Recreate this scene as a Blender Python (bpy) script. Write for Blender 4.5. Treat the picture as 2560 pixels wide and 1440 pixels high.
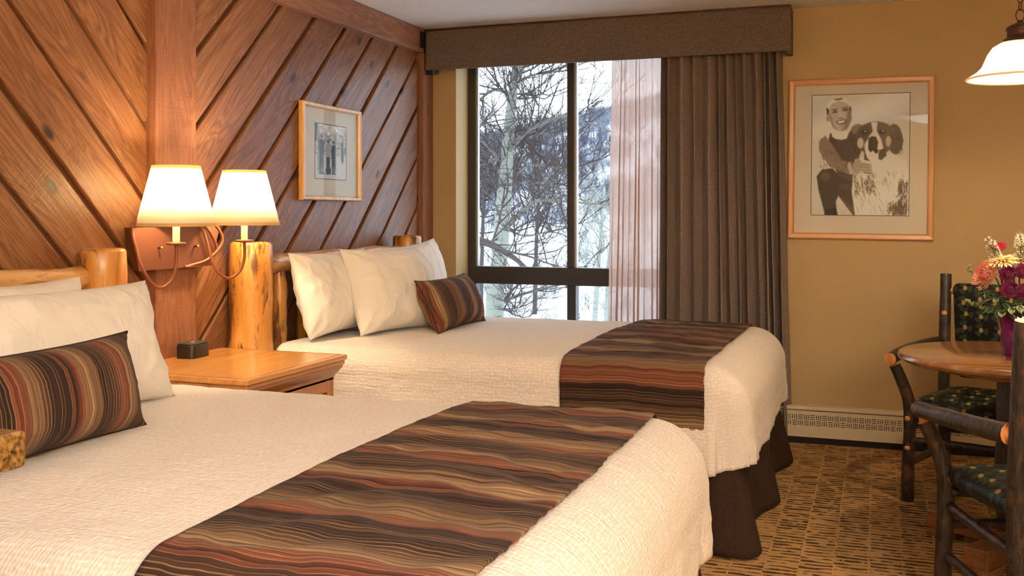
import bpy, bmesh, math, random
import numpy as np
from mathutils import Vector, Matrix, noise as mnoise

for o in list(bpy.data.objects):
    bpy.data.objects.remove(o, do_unlink=True)
scene = bpy.context.scene
col = scene.collection
PI = math.pi
rnd = random.Random(7)

# ------------------------------------------------------------------ camera
# pixel frame 2560 x 1440, horizon at row 537, focal length 2509 px
FPX, HOR, YAW = 2509.0, 537.0, math.atan(915 / 2509.0)
CAM = Vector((2.75, -5.88, 1.273))
FW = Vector((-math.sin(YAW), math.cos(YAW), 0)); RT = Vector((math.cos(YAW), math.sin(YAW), 0))
cd = bpy.data.cameras.new('camera'); cam = bpy.data.objects.new('camera', cd); col.objects.link(cam)
cam.location = CAM; cam.rotation_euler = (PI / 2, 0, YAW)
cd.sensor_width = 36.0; cd.lens = FPX / 2560 * 36.0; cd.shift_y = -(720 - HOR) / 2560
cd.clip_start = .05; cd.clip_end = 800
cd.dof.use_dof = True; cd.dof.focus_distance = 3.6; cd.dof.aperture_fstop = 16
scene.camera = cam

def ray(x, y): return FW + RT * ((x - 1280) / FPX) + Vector((0, 0, (HOR - y) / FPX))
def onX(x, y, X): r = ray(x, y); return CAM + r * ((X - CAM.x) / r.x)
def onY(x, y, Y): r = ray(x, y); return CAM + r * ((Y - CAM.y) / r.y)
def onD(x, y, t): return CAM + ray(x, y) * t

# ------------------------------------------------------------------ world, exposure
w = bpy.data.worlds.new('overcast'); scene.world = w; w.use_nodes = True
bg = w.node_tree.nodes['Background']
bg.inputs[0].default_value = (.82, .90, 1.0, 1); bg.inputs[1].default_value = 2.5
scene.view_settings.view_transform = 'Standard'; scene.view_settings.look = 'None'
scene.view_settings.gamma = 1; scene.view_settings.use_curve_mapping = False
scene.view_settings.exposure = 0.42
SCONCE_W, PENDANT_W, CEIL_FILL_E, TORCH_FILL_W = 12.0, 19.0, 14.0, 900.0

# ------------------------------------------------------------------ helpers
def lin(c):
    return tuple(((v / 255) / 12.92 if v / 255 <= .04045 else ((v / 255 + .055) / 1.055) ** 2.4) for v in c) + (1,)

class G:
    """small node-graph helper"""
    def __init__(s, name):
        s.m = bpy.data.materials.new(name); s.m.use_nodes = True
        s.nt = s.m.node_tree; s.b = s.nt.nodes['Principled BSDF']; s.out = s.nt.nodes['Material Output']
    def n(s, t, ins=(), **p):
        nd = s.nt.nodes.new(t)
        for k, v in p.items(): setattr(nd, k, v)
        for k, v in (ins.items() if isinstance(ins, dict) else enumerate(ins)):
            if v is None: continue
            if hasattr(v, 'is_linked') or hasattr(v, 'links'): s.nt.links.new(v, nd.inputs[k])
            else: nd.inputs[k].default_value = v
        return nd
    def math(s, op, a, b=None, c=None, clamp=False):
        return s.n('ShaderNodeMath', [a, b, c], operation=op, use_clamp=clamp).outputs[0]
    def coord(s, which='Object'): return s.n('ShaderNodeTexCoord').outputs[which]
    def uv(s): return s.n('ShaderNodeTexCoord').outputs['UV']
    def mapping(s, v, scale=(1, 1, 1), loc=(0, 0, 0), rot=(0, 0, 0)):
        return s.n('ShaderNodeMapping', {'Vector': v, 'Scale': scale, 'Location': loc, 'Rotation': rot}).outputs[0]
    def noise(s, v, scale=5., detail=3., rough=.55, dist=0.):
        return s.n('ShaderNodeTexNoise', {'Vector': v, 'Scale': scale, 'Detail': detail, 'Roughness': rough, 'Distortion': dist}).outputs['Fac']
    def ramp(s, f, stops, interp='LINEAR'):
        nd = s.n('ShaderNodeValToRGB', [f]); r = nd.color_ramp; r.interpolation = interp
        while len(r.elements) < len(stops): r.elements.new(.5)
        for e, (p, c) in zip(r.elements, stops): e.position = p; e.color = c
        return nd.outputs[0]
    def mix(s, f, a, b, blend='MIX'):
        nd = s.n('ShaderNodeMix', data_type='RGBA', blend_type=blend)
        for i, v in ((0, f), (6, a), (7, b)):
            if hasattr(v, 'links'): s.nt.links.new(v, nd.inputs[i])
            else: nd.inputs[i].default_value = v
        return nd.outputs[2]
    def sep(s, v): return s.n('ShaderNodeSeparateXYZ', [v]).outputs
    def comb(s, x, y, z): return s.n('ShaderNodeCombineXYZ', [x, y, z]).outputs[0]
    def rand(s): return s.n('ShaderNodeObjectInfo').outputs['Random']
    def bump(s, h, strength=.3, dist=.01, normal=None):
        nd = s.n('ShaderNodeBump', {'Height': h, 'Strength': strength, 'Distance': dist})
        if normal: s.nt.links.new(normal, nd.inputs['Normal'])
        return nd.outputs[0]
    def set(s, color=None, rough=None, normal=None, **kw):
        for k, v in (('Base Color', color), ('Roughness', rough), ('Normal', normal), *((a.replace('_', ' '), b) for a, b in kw.items())):
            if v is None: continue
            i = s.b.inputs[k]
            if hasattr(v, 'links'): s.nt.links.new(v, i)
            else: i.default_value = v
        return s.m

def fastmesh(name, V, F):
    me = bpy.data.meshes.new(name); me.from_pydata([tuple(v) for v in V], [], [tuple(f) for f in F]); me.update(); return me

def obj(name, me, mat=None, parent=None, smooth=False):
    o = bpy.data.objects.new(name, me); col.objects.link(o)
    if mat and not me.materials: me.materials.append(mat)
    if smooth:
        for p in me.polygons: p.use_smooth = True
    if parent: o.parent = parent
    return o

def tag(o, label=None, cat=None, group=None, kind=None):
    for k, v in (('label', label), ('category', cat), ('group', group), ('kind', kind)):
        if v: o[k] = v
    return o

def empty(name, loc=(0, 0, 0), rz=0):
    o = bpy.data.objects.new(name, None); col.objects.link(o); o.location = loc; o.rotation_euler = (0, 0, rz)
    o.empty_display_size = .1; return o

def bevel(o, wd=.004, seg=2, angle=.6):
    m = o.modifiers.new('bevel', 'BEVEL'); m.width = wd; m.segments = seg; m.limit_method = 'ANGLE'; m.angle_limit = angle
    return o

class MB:
    def __init__(s): s.v = []; s.f = []; s.mi = []
    def add(s, V, F, mi=0):
        b = len(s.v); s.v += [tuple(p) for p in V]; s.f += [tuple(i + b for i in f) for f in F]; s.mi += [mi] * len(F); return s
    def box(s, lo, hi, mi=0):
        (a, b, c), (d, e, f) = lo, hi
        return s.add([(a, b, c), (d, b, c), (d, e, c), (a, e, c), (a, b, f), (d, b, f), (d, e, f), (a, e, f)],
                     [(0, 3, 2, 1), (4, 5, 6, 7), (0, 1, 5, 4), (1, 2, 6, 5), (2, 3, 7, 6), (3, 0, 4, 7)], mi)
    def tube(s, path, rad, n=10, cap=True, jit=0., seed=0, mi=0, capmi=None):
        P = [Vector(p) for p in path]; m = len(P)
        if not hasattr(rad, '__len__'): rad = [rad] * m
        T = [(P[min(i + 1, m - 1)] - P[max(i - 1, 0)]).normalized() for i in range(m)]
        ref = Vector((0, 0, 1)) if abs(T[0].z) < .9 else Vector((1, 0, 0))
        nrm = T[0].cross(ref).normalized(); V = []; F = []
        rr = random.Random(seed)
        for i in range(m):
            nrm = (nrm - T[i] * nrm.dot(T[i])).normalized(); bn = T[i].cross(nrm)
            for k in range(n):
                a = 2 * PI * k / n; r = rad[i] * (1 + jit * (rr.random() - .5) * 2)
                V.append(P[i] + nrm * (r * math.cos(a)) + bn * (r * math.sin(a)))
        for i in range(m - 1):
            for k in range(n):
                k2 = (k + 1) % n; F.append((i * n + k, i * n + k2, (i + 1) * n + k2, (i + 1) * n + k))
        s.add(V, F, mi)
        if cap:
            b = len(s.v) - len(V)
            s.f.append(tuple(b + k for k in reversed(range(n)))); s.f.append(tuple(b + (m - 1) * n + k for k in range(n)))
            s.mi += [mi if capmi is None else capmi] * 2
        return s
    def lathe(s, prof, n=32, c=(0, 0, 0), closed=False, mi=0):
        V = []; F = []
        for r, z in prof:
            for k in range(n):
                a = 2 * PI * k / n; V.append((c[0] + r * math.cos(a), c[1] + r * math.sin(a), c[2] + z))
        m = len(prof)
        for i in range(m - 1 if not closed else m):
            j = (i + 1) % m
            for k in range(n):
                k2 = (k + 1) % n; F.append((i * n + k, i * n + k2, j * n + k2, j * n + k))
        return s.add(V, F, mi)
    def prism(s, poly, z0, z1, mi=0):
        n = len(poly)
        V = [(x, y, z0) for x, y in poly] + [(x, y, z1) for x, y in poly]
        F = [tuple(reversed(range(n))), tuple(range(n, 2 * n))] + [(i, (i + 1) % n, n + (i + 1) % n, n + i) for i in range(n)]
        return s.add(V, F, mi)
    def mesh(s, name, mats=None):
        me = fastmesh(name, s.v, s.f)
        if mats:
            for m in mats: me.materials.append(m)
            me.polygons.foreach_set('material_index', s.mi)
        return me
    def build(s, name, mat, parent=None, smooth=False):
        mats = mat if isinstance(mat, (list, tuple)) else [mat]
        return obj(name, s.mesh(name, mats), None, parent, smooth)

def autosmooth(o, ang=.7):
    """smooth shading kept crisp at sharp edges"""
    me = o.data; bm = bmesh.new(); bm.from_mesh(me)
    for e in bm.edges:
        if len(e.link_faces) == 2 and e.calc_face_angle(0) > ang: e.smooth = False
    for f in bm.faces: f.smooth = True
    bm.to_mesh(me); bm.free(); return o

def gridmesh(name, nu, nv, fn, uvfn=None):
    V = []; UV = []
    for j in range(nv):
        for i in range(nu):
            V.append(tuple(fn(i / (nu - 1), j / (nv - 1)))); UV.append(uvfn(i / (nu - 1), j / (nv - 1)) if uvfn else (i / (nu - 1), j / (nv - 1)))
    F = [(j * nu + i, j * nu + i + 1, (j + 1) * nu + i + 1, (j + 1) * nu + i) for j in range(nv - 1) for i in range(nu - 1)]
    me = fastmesh(name, V, F); uvl = me.uv_layers.new(name='uv')
    idx = np.empty(len(me.loops), dtype=np.int32); me.loops.foreach_get('vertex_index', idx)
    uvl.data.foreach_set('uv', np.array(UV, dtype=np.float32)[idx].ravel())
    return me

def fbm(x, y, z=0., oct=3): return mnoise.fractal(Vector((x, y, z)), 1., 2., oct, noise_basis='PERLIN_ORIGINAL')
def sm(a, b, x):
    t = max(0., min(1., (x - a) / (b - a))); return t * t * (3 - 2 * t)
def copytree(o, parent=None):
    c = o.copy(); col.objects.link(c)
    if parent: c.parent = parent
    for ch in list(o.children): copytree(ch, c)
    return c

# ------------------------------------------------------------------ materials
def m_plain(name, rgb, rough=.5, **kw):
    return G(name).set(lin(rgb), rough, **kw)

def m_cedar(name, base, dark, light, along=0, rough=.42, scale=1., saw=.5):
    g = G(name); o = g.coord(); r = g.rand()
    off = g.math('MULTIPLY', r, 37.)
    v = g.n('ShaderNodeVectorMath', [o, g.comb(off, off, off)], operation='ADD').outputs[0]
    st = [22, 22, 22]; st[along] = 1.3
    a = g.noise(g.mapping(v, tuple(x * scale for x in st)), 1.6, 5, .6, .8)
    st2 = [5, 5, 5]; st2[along] = .55
    b = g.noise(g.mapping(v, tuple(x * scale for x in st2)), 1.5, 2, .5, 1.5)
    rings = g.math('FRACT', g.math('MULTIPLY', b, 11.))
    rings = g.math('ABSOLUTE', g.math('SUBTRACT', rings, .5))
    f = g.math('ADD', g.math('MULTIPLY', a, .62), g.math('MULTIPLY', rings, .55))
    f = g.math('ADD', f, g.math('MULTIPLY', g.math('SUBTRACT', r, .5), .16))
    c = g.ramp(f, [(.25, lin(dark)), (.52, lin(base)), (.8, lin(light))])
    # knots
    kn = g.n('ShaderNodeTexVoronoi', {'Vector': g.mapping(v, tuple(.9 if i == along else 1.8 for i in range(3))), 'Scale': 1.9}, voronoi_dimensions='2D' if along == 0 else '3D').outputs['Distance']
    c = g.mix(g.ramp(kn, [(.035, (1, 1, 1, 1)), (.075, (0, 0, 0, 1))]), c, lin(tuple(int(x * .55) for x in dark)))
    # fine saw marks across the board
    st3 = [6, 6, 6]; st3[along] = 130
    s = g.noise(g.mapping(v, tuple(st3)), 1., 2, .5, .2)
    h = g.math('ADD', g.math('MULTIPLY', f, .6), g.math('MULTIPLY', s, saw))
    rr = g.ramp(a, [(.3, (rough - .08,) * 3 + (1,)), (.7, (rough + .16,) * 3 + (1,))])
    return g.set(c, rr, g.bump(h, .45, .006), Specular_IOR_Level=.6)

CED = m_cedar('cedar_plank', (140, 92, 57), (108, 66, 38), (168, 120, 82), along=0, rough=.38)
CEDV = m_cedar('cedar_post', (144, 92, 60), (122, 74, 48), (166, 112, 78), along=2, rough=.5)
CEDY = m_cedar('cedar_beam', (150, 102, 74), (122, 80, 58), (176, 130, 102), along=1, rough=.5)
CEDBACK = m_plain('cedar_backing', (104, 62, 34), .7)

def m_log(name, base, dark, light, along=2, stain=.5, rough=.35):
    g = G(name); v = g.n('ShaderNodeVectorMath', [g.coord(), g.comb(g.math('MULTIPLY', g.rand(), 19.), .0, 3.1)], operation='ADD').outputs[0]
    st = [14, 14, 14]; st[along] = 2.
    a = g.noise(g.mapping(v, tuple(st)), 1.5, 4, .6, .6)
    c = g.ramp(a, [(.3, lin(dark)), (.5, lin(base)), (.72, lin(light))])
    st = [11, 11, 11]; st[along] = 2.6
    p = g.noise(g.mapping(v, tuple(st), (3, 5, 1)), 1.3, 6, .72, .3)
    c = g.mix(g.ramp(p, [(.53, (0, 0, 0, 1)), (.60, (stain, stain, stain, 1))]), c, lin((74, 36, 16)))
    return g.set(c, rough, g.bump(a, .25, .006), Coat_Weight=.25, Coat_Roughness=.2)
LOGW = m_log('peeled_log', (206, 142, 66), (178, 110, 44), (224, 168, 94), 2, .85)
LOGY = m_log('peeled_log_rail', (212, 160, 98), (180, 122, 66), (232, 192, 138), 1, .55)

def m_bark(name):
    g = G(name); v = g.n('ShaderNodeVectorMath', [g.coord(), g.comb(g.math('MULTIPLY', g.rand(), 9.), 0., 0.)], operation='ADD').outputs[0]
    a = g.noise(g.mapping(v, (40, 40, 14)), 1.4, 5, .65, .5)
    b = g.noise(v, 9., 3, .6)
    c = g.ramp(a, [(.3, lin((17, 12, 9))), (.52, lin((38, 25, 18))), (.75, lin((84, 61, 44)))])
    c = g.mix(g.ramp(b, [(.56, (0, 0, 0, 1)), (.68, (.7, .7, .7, 1))]), c, lin((96, 60, 36)))
    return g.set(c, .42, g.bump(a, .9, .008), Coat_Weight=.15, Coat_Roughness=.2)
BARK = m_bark('hickory_bark')
TENON = m_log('peeled_tenon', (206, 136, 76), (170, 100, 50), (226, 166, 106), 2, 0.)

def m_oak(name, base, dark, light, along=0, rough=.3, coat=.4):
    g = G(name); v = g.coord()
    st = [30, 30, 30]; st[along] = 1.6
    a = g.noise(g.mapping(v, tuple(st)), 1.3, 4, .6, .5)
    st = [9, 9, 9]; st[along] = .4
    b = g.noise(g.mapping(v, tuple(st)), 1.1, 1, .5)
    f = g.math('ADD', g.math('MULTIPLY', a, .6), g.math('MULTIPLY', b, .4))
    return g.set(g.ramp(f, [(.34, lin(dark)), (.5, lin(base)), (.68, lin(light))]), rough, g.bump(a, .06, .002), Coat_Weight=coat, Coat_Roughness=.18)
MAPLE_T = m_oak('maple_top', (210, 146, 76), (190, 120, 54), (226, 170, 100), 1)
MAPLE_B = m_oak('maple_body', (170, 108, 58), (146, 86, 42), (188, 128, 76), 1)
MAPLE_V = m_oak('maple_stile', (176, 104, 50), (150, 82, 36), (194, 124, 68), 2)
OAKF = m_oak('oak_frame', (206, 146, 92), (176, 112, 62), (226, 176, 124), 0, .35)
OAKFV = m_oak('oak_frame_vertical', (206, 146, 92), (176, 112, 62), (226, 176, 124), 2, .35)
PINEF = m_oak('blond_frame', (226, 178, 112), (196, 140, 74), (240, 206, 150), 1, .35)
PINEFV = m_oak('blond_frame_vertical', (222, 168, 96), (190, 130, 62), (238, 198, 136), 2, .35)
FOOTW = m_oak('table_foot_wood', (126, 82, 48), (104, 64, 36), (150, 104, 66), 0)
TABLEW = m_oak('table_wood', (150, 102, 60), (124, 80, 42), (174, 126, 82), 0, .22, .7)

def m_wall():
    g = G('tan_paint'); o = g.coord()
    a = g.noise(o, 55., 4, .55); b = g.noise(o, 14., 2, .5)
    return g.set(lin((184, 156, 108)), .62, g.bump(g.math('ADD', a, g.math('MULTIPLY', b, .7)), .22, .006))
TAN = m_wall()
def m_ceil():
    g = G('popcorn_ceiling'); o = g.coord()
    a = g.n('ShaderNodeTexVoronoi', {'Vector': o, 'Scale': 110.}).outputs['Distance']
    b = g.noise(o, 90., 4, .7)
    return g.set(lin((244, 242, 239)), .9, g.bump(g.math('SUBTRACT', b, a), .4, .010))
CEIL = m_ceil()

def m_carpet():
    g = G('dash_carpet'); o = g.sep(g.coord())
    x, y = o[0], o[1]
    wob = g.noise(g.comb(g.math('MULTIPLY', x, 9.), g.math('MULTIPLY', y, 34.), 0.), 1., 2, .5)
    cx = g.math('DIVIDE', x, .118); ci = g.math('FLOOR', cx)
    ph = g.n('ShaderNodeTexWhiteNoise', [g.comb(ci, 2.3, 0.)]).outputs['Value']
    ry = g.math('ADD', g.math('DIVIDE', y, .036), g.math('ADD', g.math('MULTIPLY', ph, 3.), g.math('MULTIPLY', wob, 1.1)))
    ri = g.math('FLOOR', ry); fy = g.math('ABSOLUTE', g.math('SUBTRACT', g.math('FRACT', ry), .5))
    rn = g.n('ShaderNodeTexWhiteNoise', [g.comb(ci, ri, 5.)]).outputs['Value']
    blk = g.n('ShaderNodeTexWhiteNoise', [g.comb(ci, g.math('FLOOR', g.math('ADD', g.math('DIVIDE', y, .19), ph)), 1.)]).outputs['Value']
    fx = g.math('FRACT', cx)
    gap = g.math('GREATER_THAN', fx, g.math('MULTIPLY', rn, .10))
    th = g.math('ADD', .10, g.math('ADD', g.math('MULTIPLY', blk, .13), g.math('MULTIPLY', rn, .08)))
    brk = g.noise(g.comb(g.math('MULTIPLY', x, 16.), g.math('MULTIPLY', ri, 3.7), ci), 1., 2, .6)
    th = g.math('MULTIPLY', th, g.ramp(brk, [(.36, (0, 0, 0, 1)), (.52, (1, 1, 1, 1))]))
    ln = g.math('MULTIPLY', g.math('LESS_THAN', fy, th), gap)
    fib = g.noise(g.coord(), 420., 2, .6)
    basec = g.mix(fib, lin((168, 128, 80)), lin((206, 164, 110)))
    basec = g.mix(g.math('MULTIPLY', blk, .35), basec, lin((158, 120, 80)))
    darkc = g.mix(fib, lin((60, 44, 31)), lin((104, 79, 52)))
    return g.set(g.mix(ln, basec, darkc), .95, g.bump(fib, .6, .004), Specular_IOR_Level=.1)
CARPET = m_carpet()

def m_fabric(name, c1, c2, rough=.9, sc=320.):
    g = G(name); o = g.coord()
    a = g.noise(g.mapping(o, (1, 1, .25)), sc, 2, .6); b = g.noise(g.mapping(o, (.25, 1, 1)), sc, 2, .6)
    f = g.math('MULTIPLY', g.math('ADD', a, b), .5)
    return g.set(g.ramp(f, [(.38, lin(c1)), (.62, lin(c2))]), rough, g.bump(f, .3, .002), Specular_IOR_Level=.15)
DRAPE = m_fabric('brown_linen', (86, 74, 68), (126, 110, 101))
DRAPEC = m_fabric('brown_linen_drape', (112, 96, 88), (158, 140, 130))
SKIRT = m_fabric('skirt_cloth', (44, 29, 22), (64, 45, 34))
SKIRT2 = SKIRT
SHEETW = None
def m_white():
    g = G('white_cotton'); o = g.coord()
    a = g.noise(g.mapping(o, (7, 3, 7)), 1.6, 3, .5, 1.2)
    f = g.noise(o, 500., 2, .5)
    return g.set(lin((238, 233, 226)), .85, g.bump(f, .1, .001, g.bump(a, .35, .03)), Sheen_Weight=.1, Specular_IOR_Level=.25)
COTTON = m_white()

def m_cover():
    g = G('matelasse_coverlet'); uv = g.uv(); s = g.sep(uv)
    wv = g.noise(g.mapping(uv, (14, 14, 1)), 1., 2, .5)
    u = g.math('ADD', g.math('MULTIPLY', s[0], 104.), g.math('MULTIPLY', wv, 2.)); v = g.math('ADD', g.math('MULTIPLY', s[1], 70.), g.math('MULTIPLY', wv, 1.5))
    vo = g.n('ShaderNodeTexVoronoi', {'Vector': g.comb(u, v, 0.), 'Scale': 1., 'Randomness': .3}, feature='SMOOTH_F1', voronoi_dimensions='2D')
    d = vo.outputs['Distance']
    pit = g.ramp(d, [(.22, (0, 0, 0, 1)), (.52, (1, 1, 1, 1))])
    c = g.mix(pit, lin((236, 222, 208)), lin((247, 244, 241)))
    wr = g.noise(g.mapping(uv, (8, 48, 1)), 1., 3, .55, .6)
    return g.set(c, .88, g.bump(pit, .34, .004, g.bump(wr, .30, .02)), Sheen_Weight=.1, Specular_IOR_Level=.2)
COVER = m_cover()

def m_stripe(name, period=.215, rib=.0112, axis=1, phase=0., wave=.012):
    g = G(name); uv = g.uv(); s = g.sep(uv)
    wv = g.math('MULTIPLY', g.math('SUBTRACT', g.noise(g.mapping(uv, (3.2, 2.2, 1)), 1.6, 2, .5), .5), wave * 2)
    t = g.math('ADD', s[axis], wv) if wave else s[axis]
    jit = g.noise(g.mapping(uv, (2., 2., 1) if axis == 1 else (2, 2, 1)), 3., 1, .5)
    ri = g.n('ShaderNodeTexWhiteNoise', [g.comb(g.math('FLOOR', g.math('DIVIDE', t, rib)), 1., 1.)]).outputs['Value']
    f = g.math('FRACT', g.math('ADD', g.math('ADD', g.math('DIVIDE', t, period), g.math('MULTIPLY', ri, .17)), phase))
    D, B, R1, R2, T, L, O = [lin(c) for c in ((44, 29, 25), (74, 48, 37), (110, 55, 40), (142, 84, 62), (142, 108, 78), (176, 144, 106), (102, 78, 57))]
    c = g.ramp(f, [(0, D), (.10, B), (.16, D), (.22, R1), (.30, R2), (.36, R1), (.42, T), (.50, L), (.56, O), (.62, T), (.68, O), (.76, B), (.84, D), (.92, B), (1, D)])
    q = g.math('FRACT', g.math('DIVIDE', t, rib))
    tri = g.math('ABSOLUTE', g.math('SUBTRACT', q, .5))
    h = g.math('SQRT', g.math('SUBTRACT', .26, g.math('MULTIPLY', tri, tri)))
    edge = g.ramp(tri, [(.36, (0, 0, 0, 1)), (.43, (1, 1, 1, 1))])
    c = g.mix(g.math('MULTIPLY', g.math('SUBTRACT', ri, .3), .25, clamp=True), c, lin((96, 68, 48)))
    seam = g.mix(g.math('GREATER_THAN', ri, .45), lin((60, 42, 32)), lin((168, 138, 100)))
    c = g.mix(g.math('MULTIPLY', edge, .75), c, seam)
    st = (900, 90, 1) if axis == 1 else (90, 900, 1)
    fz = g.noise(g.mapping(uv, st), 1., 2, .6)
    c = g.mix(g.math('MULTIPLY', fz, .35), c, lin((40, 28, 22)))
    return g.set(c, .85, g.bump(h, .8, .006), Sheen_Weight=.03, Specular_IOR_Level=.15)
RUNNER = m_stripe('striped_chenille_runner')
ACCENT = m_stripe('striped_chenille_pillow', .165, .0105, 0, .1, .002)

def m_pine():
    g = G('pinecone_fabric'); uv = g.uv(); sc = 14.
    p = g.mapping(uv, (sc, sc, 1))
    vo = g.n('ShaderNodeTexVoronoi', {'Vector': p, 'Scale': 1., 'Randomness': .35}, voronoi_dimensions='2D')
    dl = g.n('ShaderNodeVectorMath', [p, vo.outputs['Position']], operation='SUBTRACT').outputs[0]
    s = g.sep(dl); x, y = s[0], s[1]
    r = g.math('SQRT', g.math('ADD', g.math('MULTIPLY', x, x), g.math('MULTIPLY', y, y)))
    re = g.math('SQRT', g.math('ADD', g.math('MULTIPLY', g.math('MULTIPLY', x, x), 1.7), g.math('MULTIPLY', y, y)))
    ang = g.math('ARCTAN2', y, x)
    spk = g.math('GREATER_THAN', g.math('SINE', g.math('ADD', g.math('MULTIPLY', ang, 23.), g.math('MULTIPLY', r, 4.))), .2)
    lob = g.math('GREATER_THAN', g.math('ADD', g.math('SINE', g.math('ADD', g.math('MULTIPLY', ang, 3.), 1.)), .3), 0.)
    need = g.math('MULTIPLY', g.math('MULTIPLY', spk, lob), g.math('LESS_THAN', r, .46))
    chk = g.math('GREATER_THAN', g.math('SINE', g.math('MULTIPLY', g.math('ADD', x, y), 70.)), -.2)
    cone = g.math('LESS_THAN', re, .165)
    cc = g.mix(chk, lin((96, 70, 34)), lin((190, 150, 84)))
    c = g.mix(g.math('MULTIPLY', need, .8), lin((15, 14, 15)), lin((74, 98, 78)))
    c = g.mix(cone, c, cc)
    return g.set(c, .5, g.bump(g.noise(g.coord(), 500., 1, .5), .15, .001), Specular_IOR_Level=.25)
PINE = m_pine()

DARKFR = m_plain('bronze_window_frame', (52, 46, 44), .4)
LIGHTFR = m_plain('aluminium_track', (206, 210, 212), .35)
def m_glass():
    g = G('clear_pane')
    tr = g.n('ShaderNodeBsdfTransparent', [(.96, .98, .99, 1)]); gl = g.n('ShaderNodeBsdfGlossy', {'Roughness': .02})
    fr = g.math('ADD', .007, g.math('MULTIPLY', g.math('POWER', g.n('ShaderNodeLayerWeight', {'Blend': .5}).outputs['Facing'], 5.), .5))
    fr = type('o', (), {'outputs': [fr]})
    mx = g.n('ShaderNodeMixShader', [fr.outputs[0], tr.outputs[0], gl.outputs[0]])
    g.nt.links.new(mx.outputs[0], g.out.inputs[0]); return g.m
GLASS = m_glass()
def m_sheer():
    g = G('sheer_voile')
    f = g.noise(g.mapping(g.coord(), (1, 1, .2)), 160., 2, .5)
    tr = g.n('ShaderNodeBsdfTransparent', [(1, .98, .97, 1)]); tl = g.n('ShaderNodeBsdfTranslucent', [lin((232, 214, 204))]); df = g.n('ShaderNodeBsdfDiffuse', [lin((214, 188, 176))])
    m1 = g.n('ShaderNodeMixShader', [.5, tl.outputs[0], df.outputs[0]])
    m2 = g.n('ShaderNodeMixShader', [g.math('ADD', .52, g.math('MULTIPLY', f, .3)), tr.outputs[0], m1.outputs[0]])
    g.nt.links.new(m2.outputs[0], g.out.inputs[0]); return g.m
SHEER = m_sheer()
def m_shade(name, c, tl):
    g = G(name)
    t = g.n('ShaderNodeBsdfTranslucent', [lin(c)]); d = g.n('ShaderNodeBsdfDiffuse', [lin(c)])
    m = g.n('ShaderNodeMixShader', [tl, d.outputs[0], t.outputs[0]]); g.nt.links.new(m.outputs[0], g.out.inputs[0]); return g.m
SHADE = m_shade('linen_lampshade', (250, 243, 226), .55)
SHTRIM = m_shade('lampshade_trim', (226, 196, 140), .35)
OPAL = m_shade('opal_glass', (252, 246, 234), .6)
COPPER = m_plain('rust_brown_metal', (136, 76, 46), .45, Metallic=.3)
PLATE = m_plain('rust_brown_plate', (104, 60, 40), .4, Metallic=.15)
CANDLE = m_plain('ivory_sleeve', (240, 226, 178), .5)
BRASS = m_plain('brass', (206, 170, 96), .25, Metallic=1.)
BRONZE = m_plain('dark_bronze', (74, 44, 32), .4, Metallic=.5)
BLACK = m_plain('black_bracket', (16, 16, 18), .5)
BULB = G('lit_bulb').set(lin((255, 240, 210)), .5, Emission_Color=(1., .78, .48, 1), Emission_Strength=9.)
MATB = m_plain('picture_mat', (224, 218, 208), .8)
MATW = m_plain('picture_mat_warm', (232, 216, 200), .8)
HEATER = m_plain('cream_heater_enamel', (222, 206, 176), .45)
DARK = m_plain('dark_slot', (26, 18, 14), .8)
GREY = m_plain('charcoal_plastic', (40, 34, 30), .35)

# ------------------------------------------------------------------ room shell
RX, RY, RZ = 4.75, -7.7, 2.44
tag(MB().box((-.3, RY - .2, -.1), (RX + .2, .35, 0)).build('floor', CARPET), 'tan carpet with rows of dark brown dashes', 'floor', kind='structure')
tag(MB().box((-.3, RY - .2, RZ), (RX + .2, .35, RZ + .1)).build('ceiling', CEIL), 'white popcorn textured ceiling', 'ceiling', kind='structure')
WX0, WX1, WZ0, WZ1, WY = .226, 1.96, .42, 2.33, .2
b = MB()
b.box((-.2, 0, 0), (WX0, .3, RZ)).box((WX1, 0, 0), (RX + .2, .3, RZ)).box((WX0, 0, 0), (WX1, .3, WZ0)).box((WX0, 0, WZ1), (WX1, .3, RZ))
tag(b.build('wall_back', TAN), 'tan textured wall with the wide window', 'wall', kind='structure')
tag(MB().box((RX, RY, 0), (RX + .2, 0, RZ)).build('wall_right', TAN), 'tan textured wall facing the beds', 'wall', kind='structure')
tag(MB().box((-.2, RY - .2, 0), (RX + .2, RY, RZ)).build('wall_front', TAN), 'tan textured wall opposite the window', 'wall', kind='structure')
wl = tag(MB().box((-.2, RY, 0), (0.012, 0, RZ)).build('wall_left', CEDBACK), 'cedar plank wall laid in a chevron behind the beds', 'wall', kind='structure')

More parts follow.
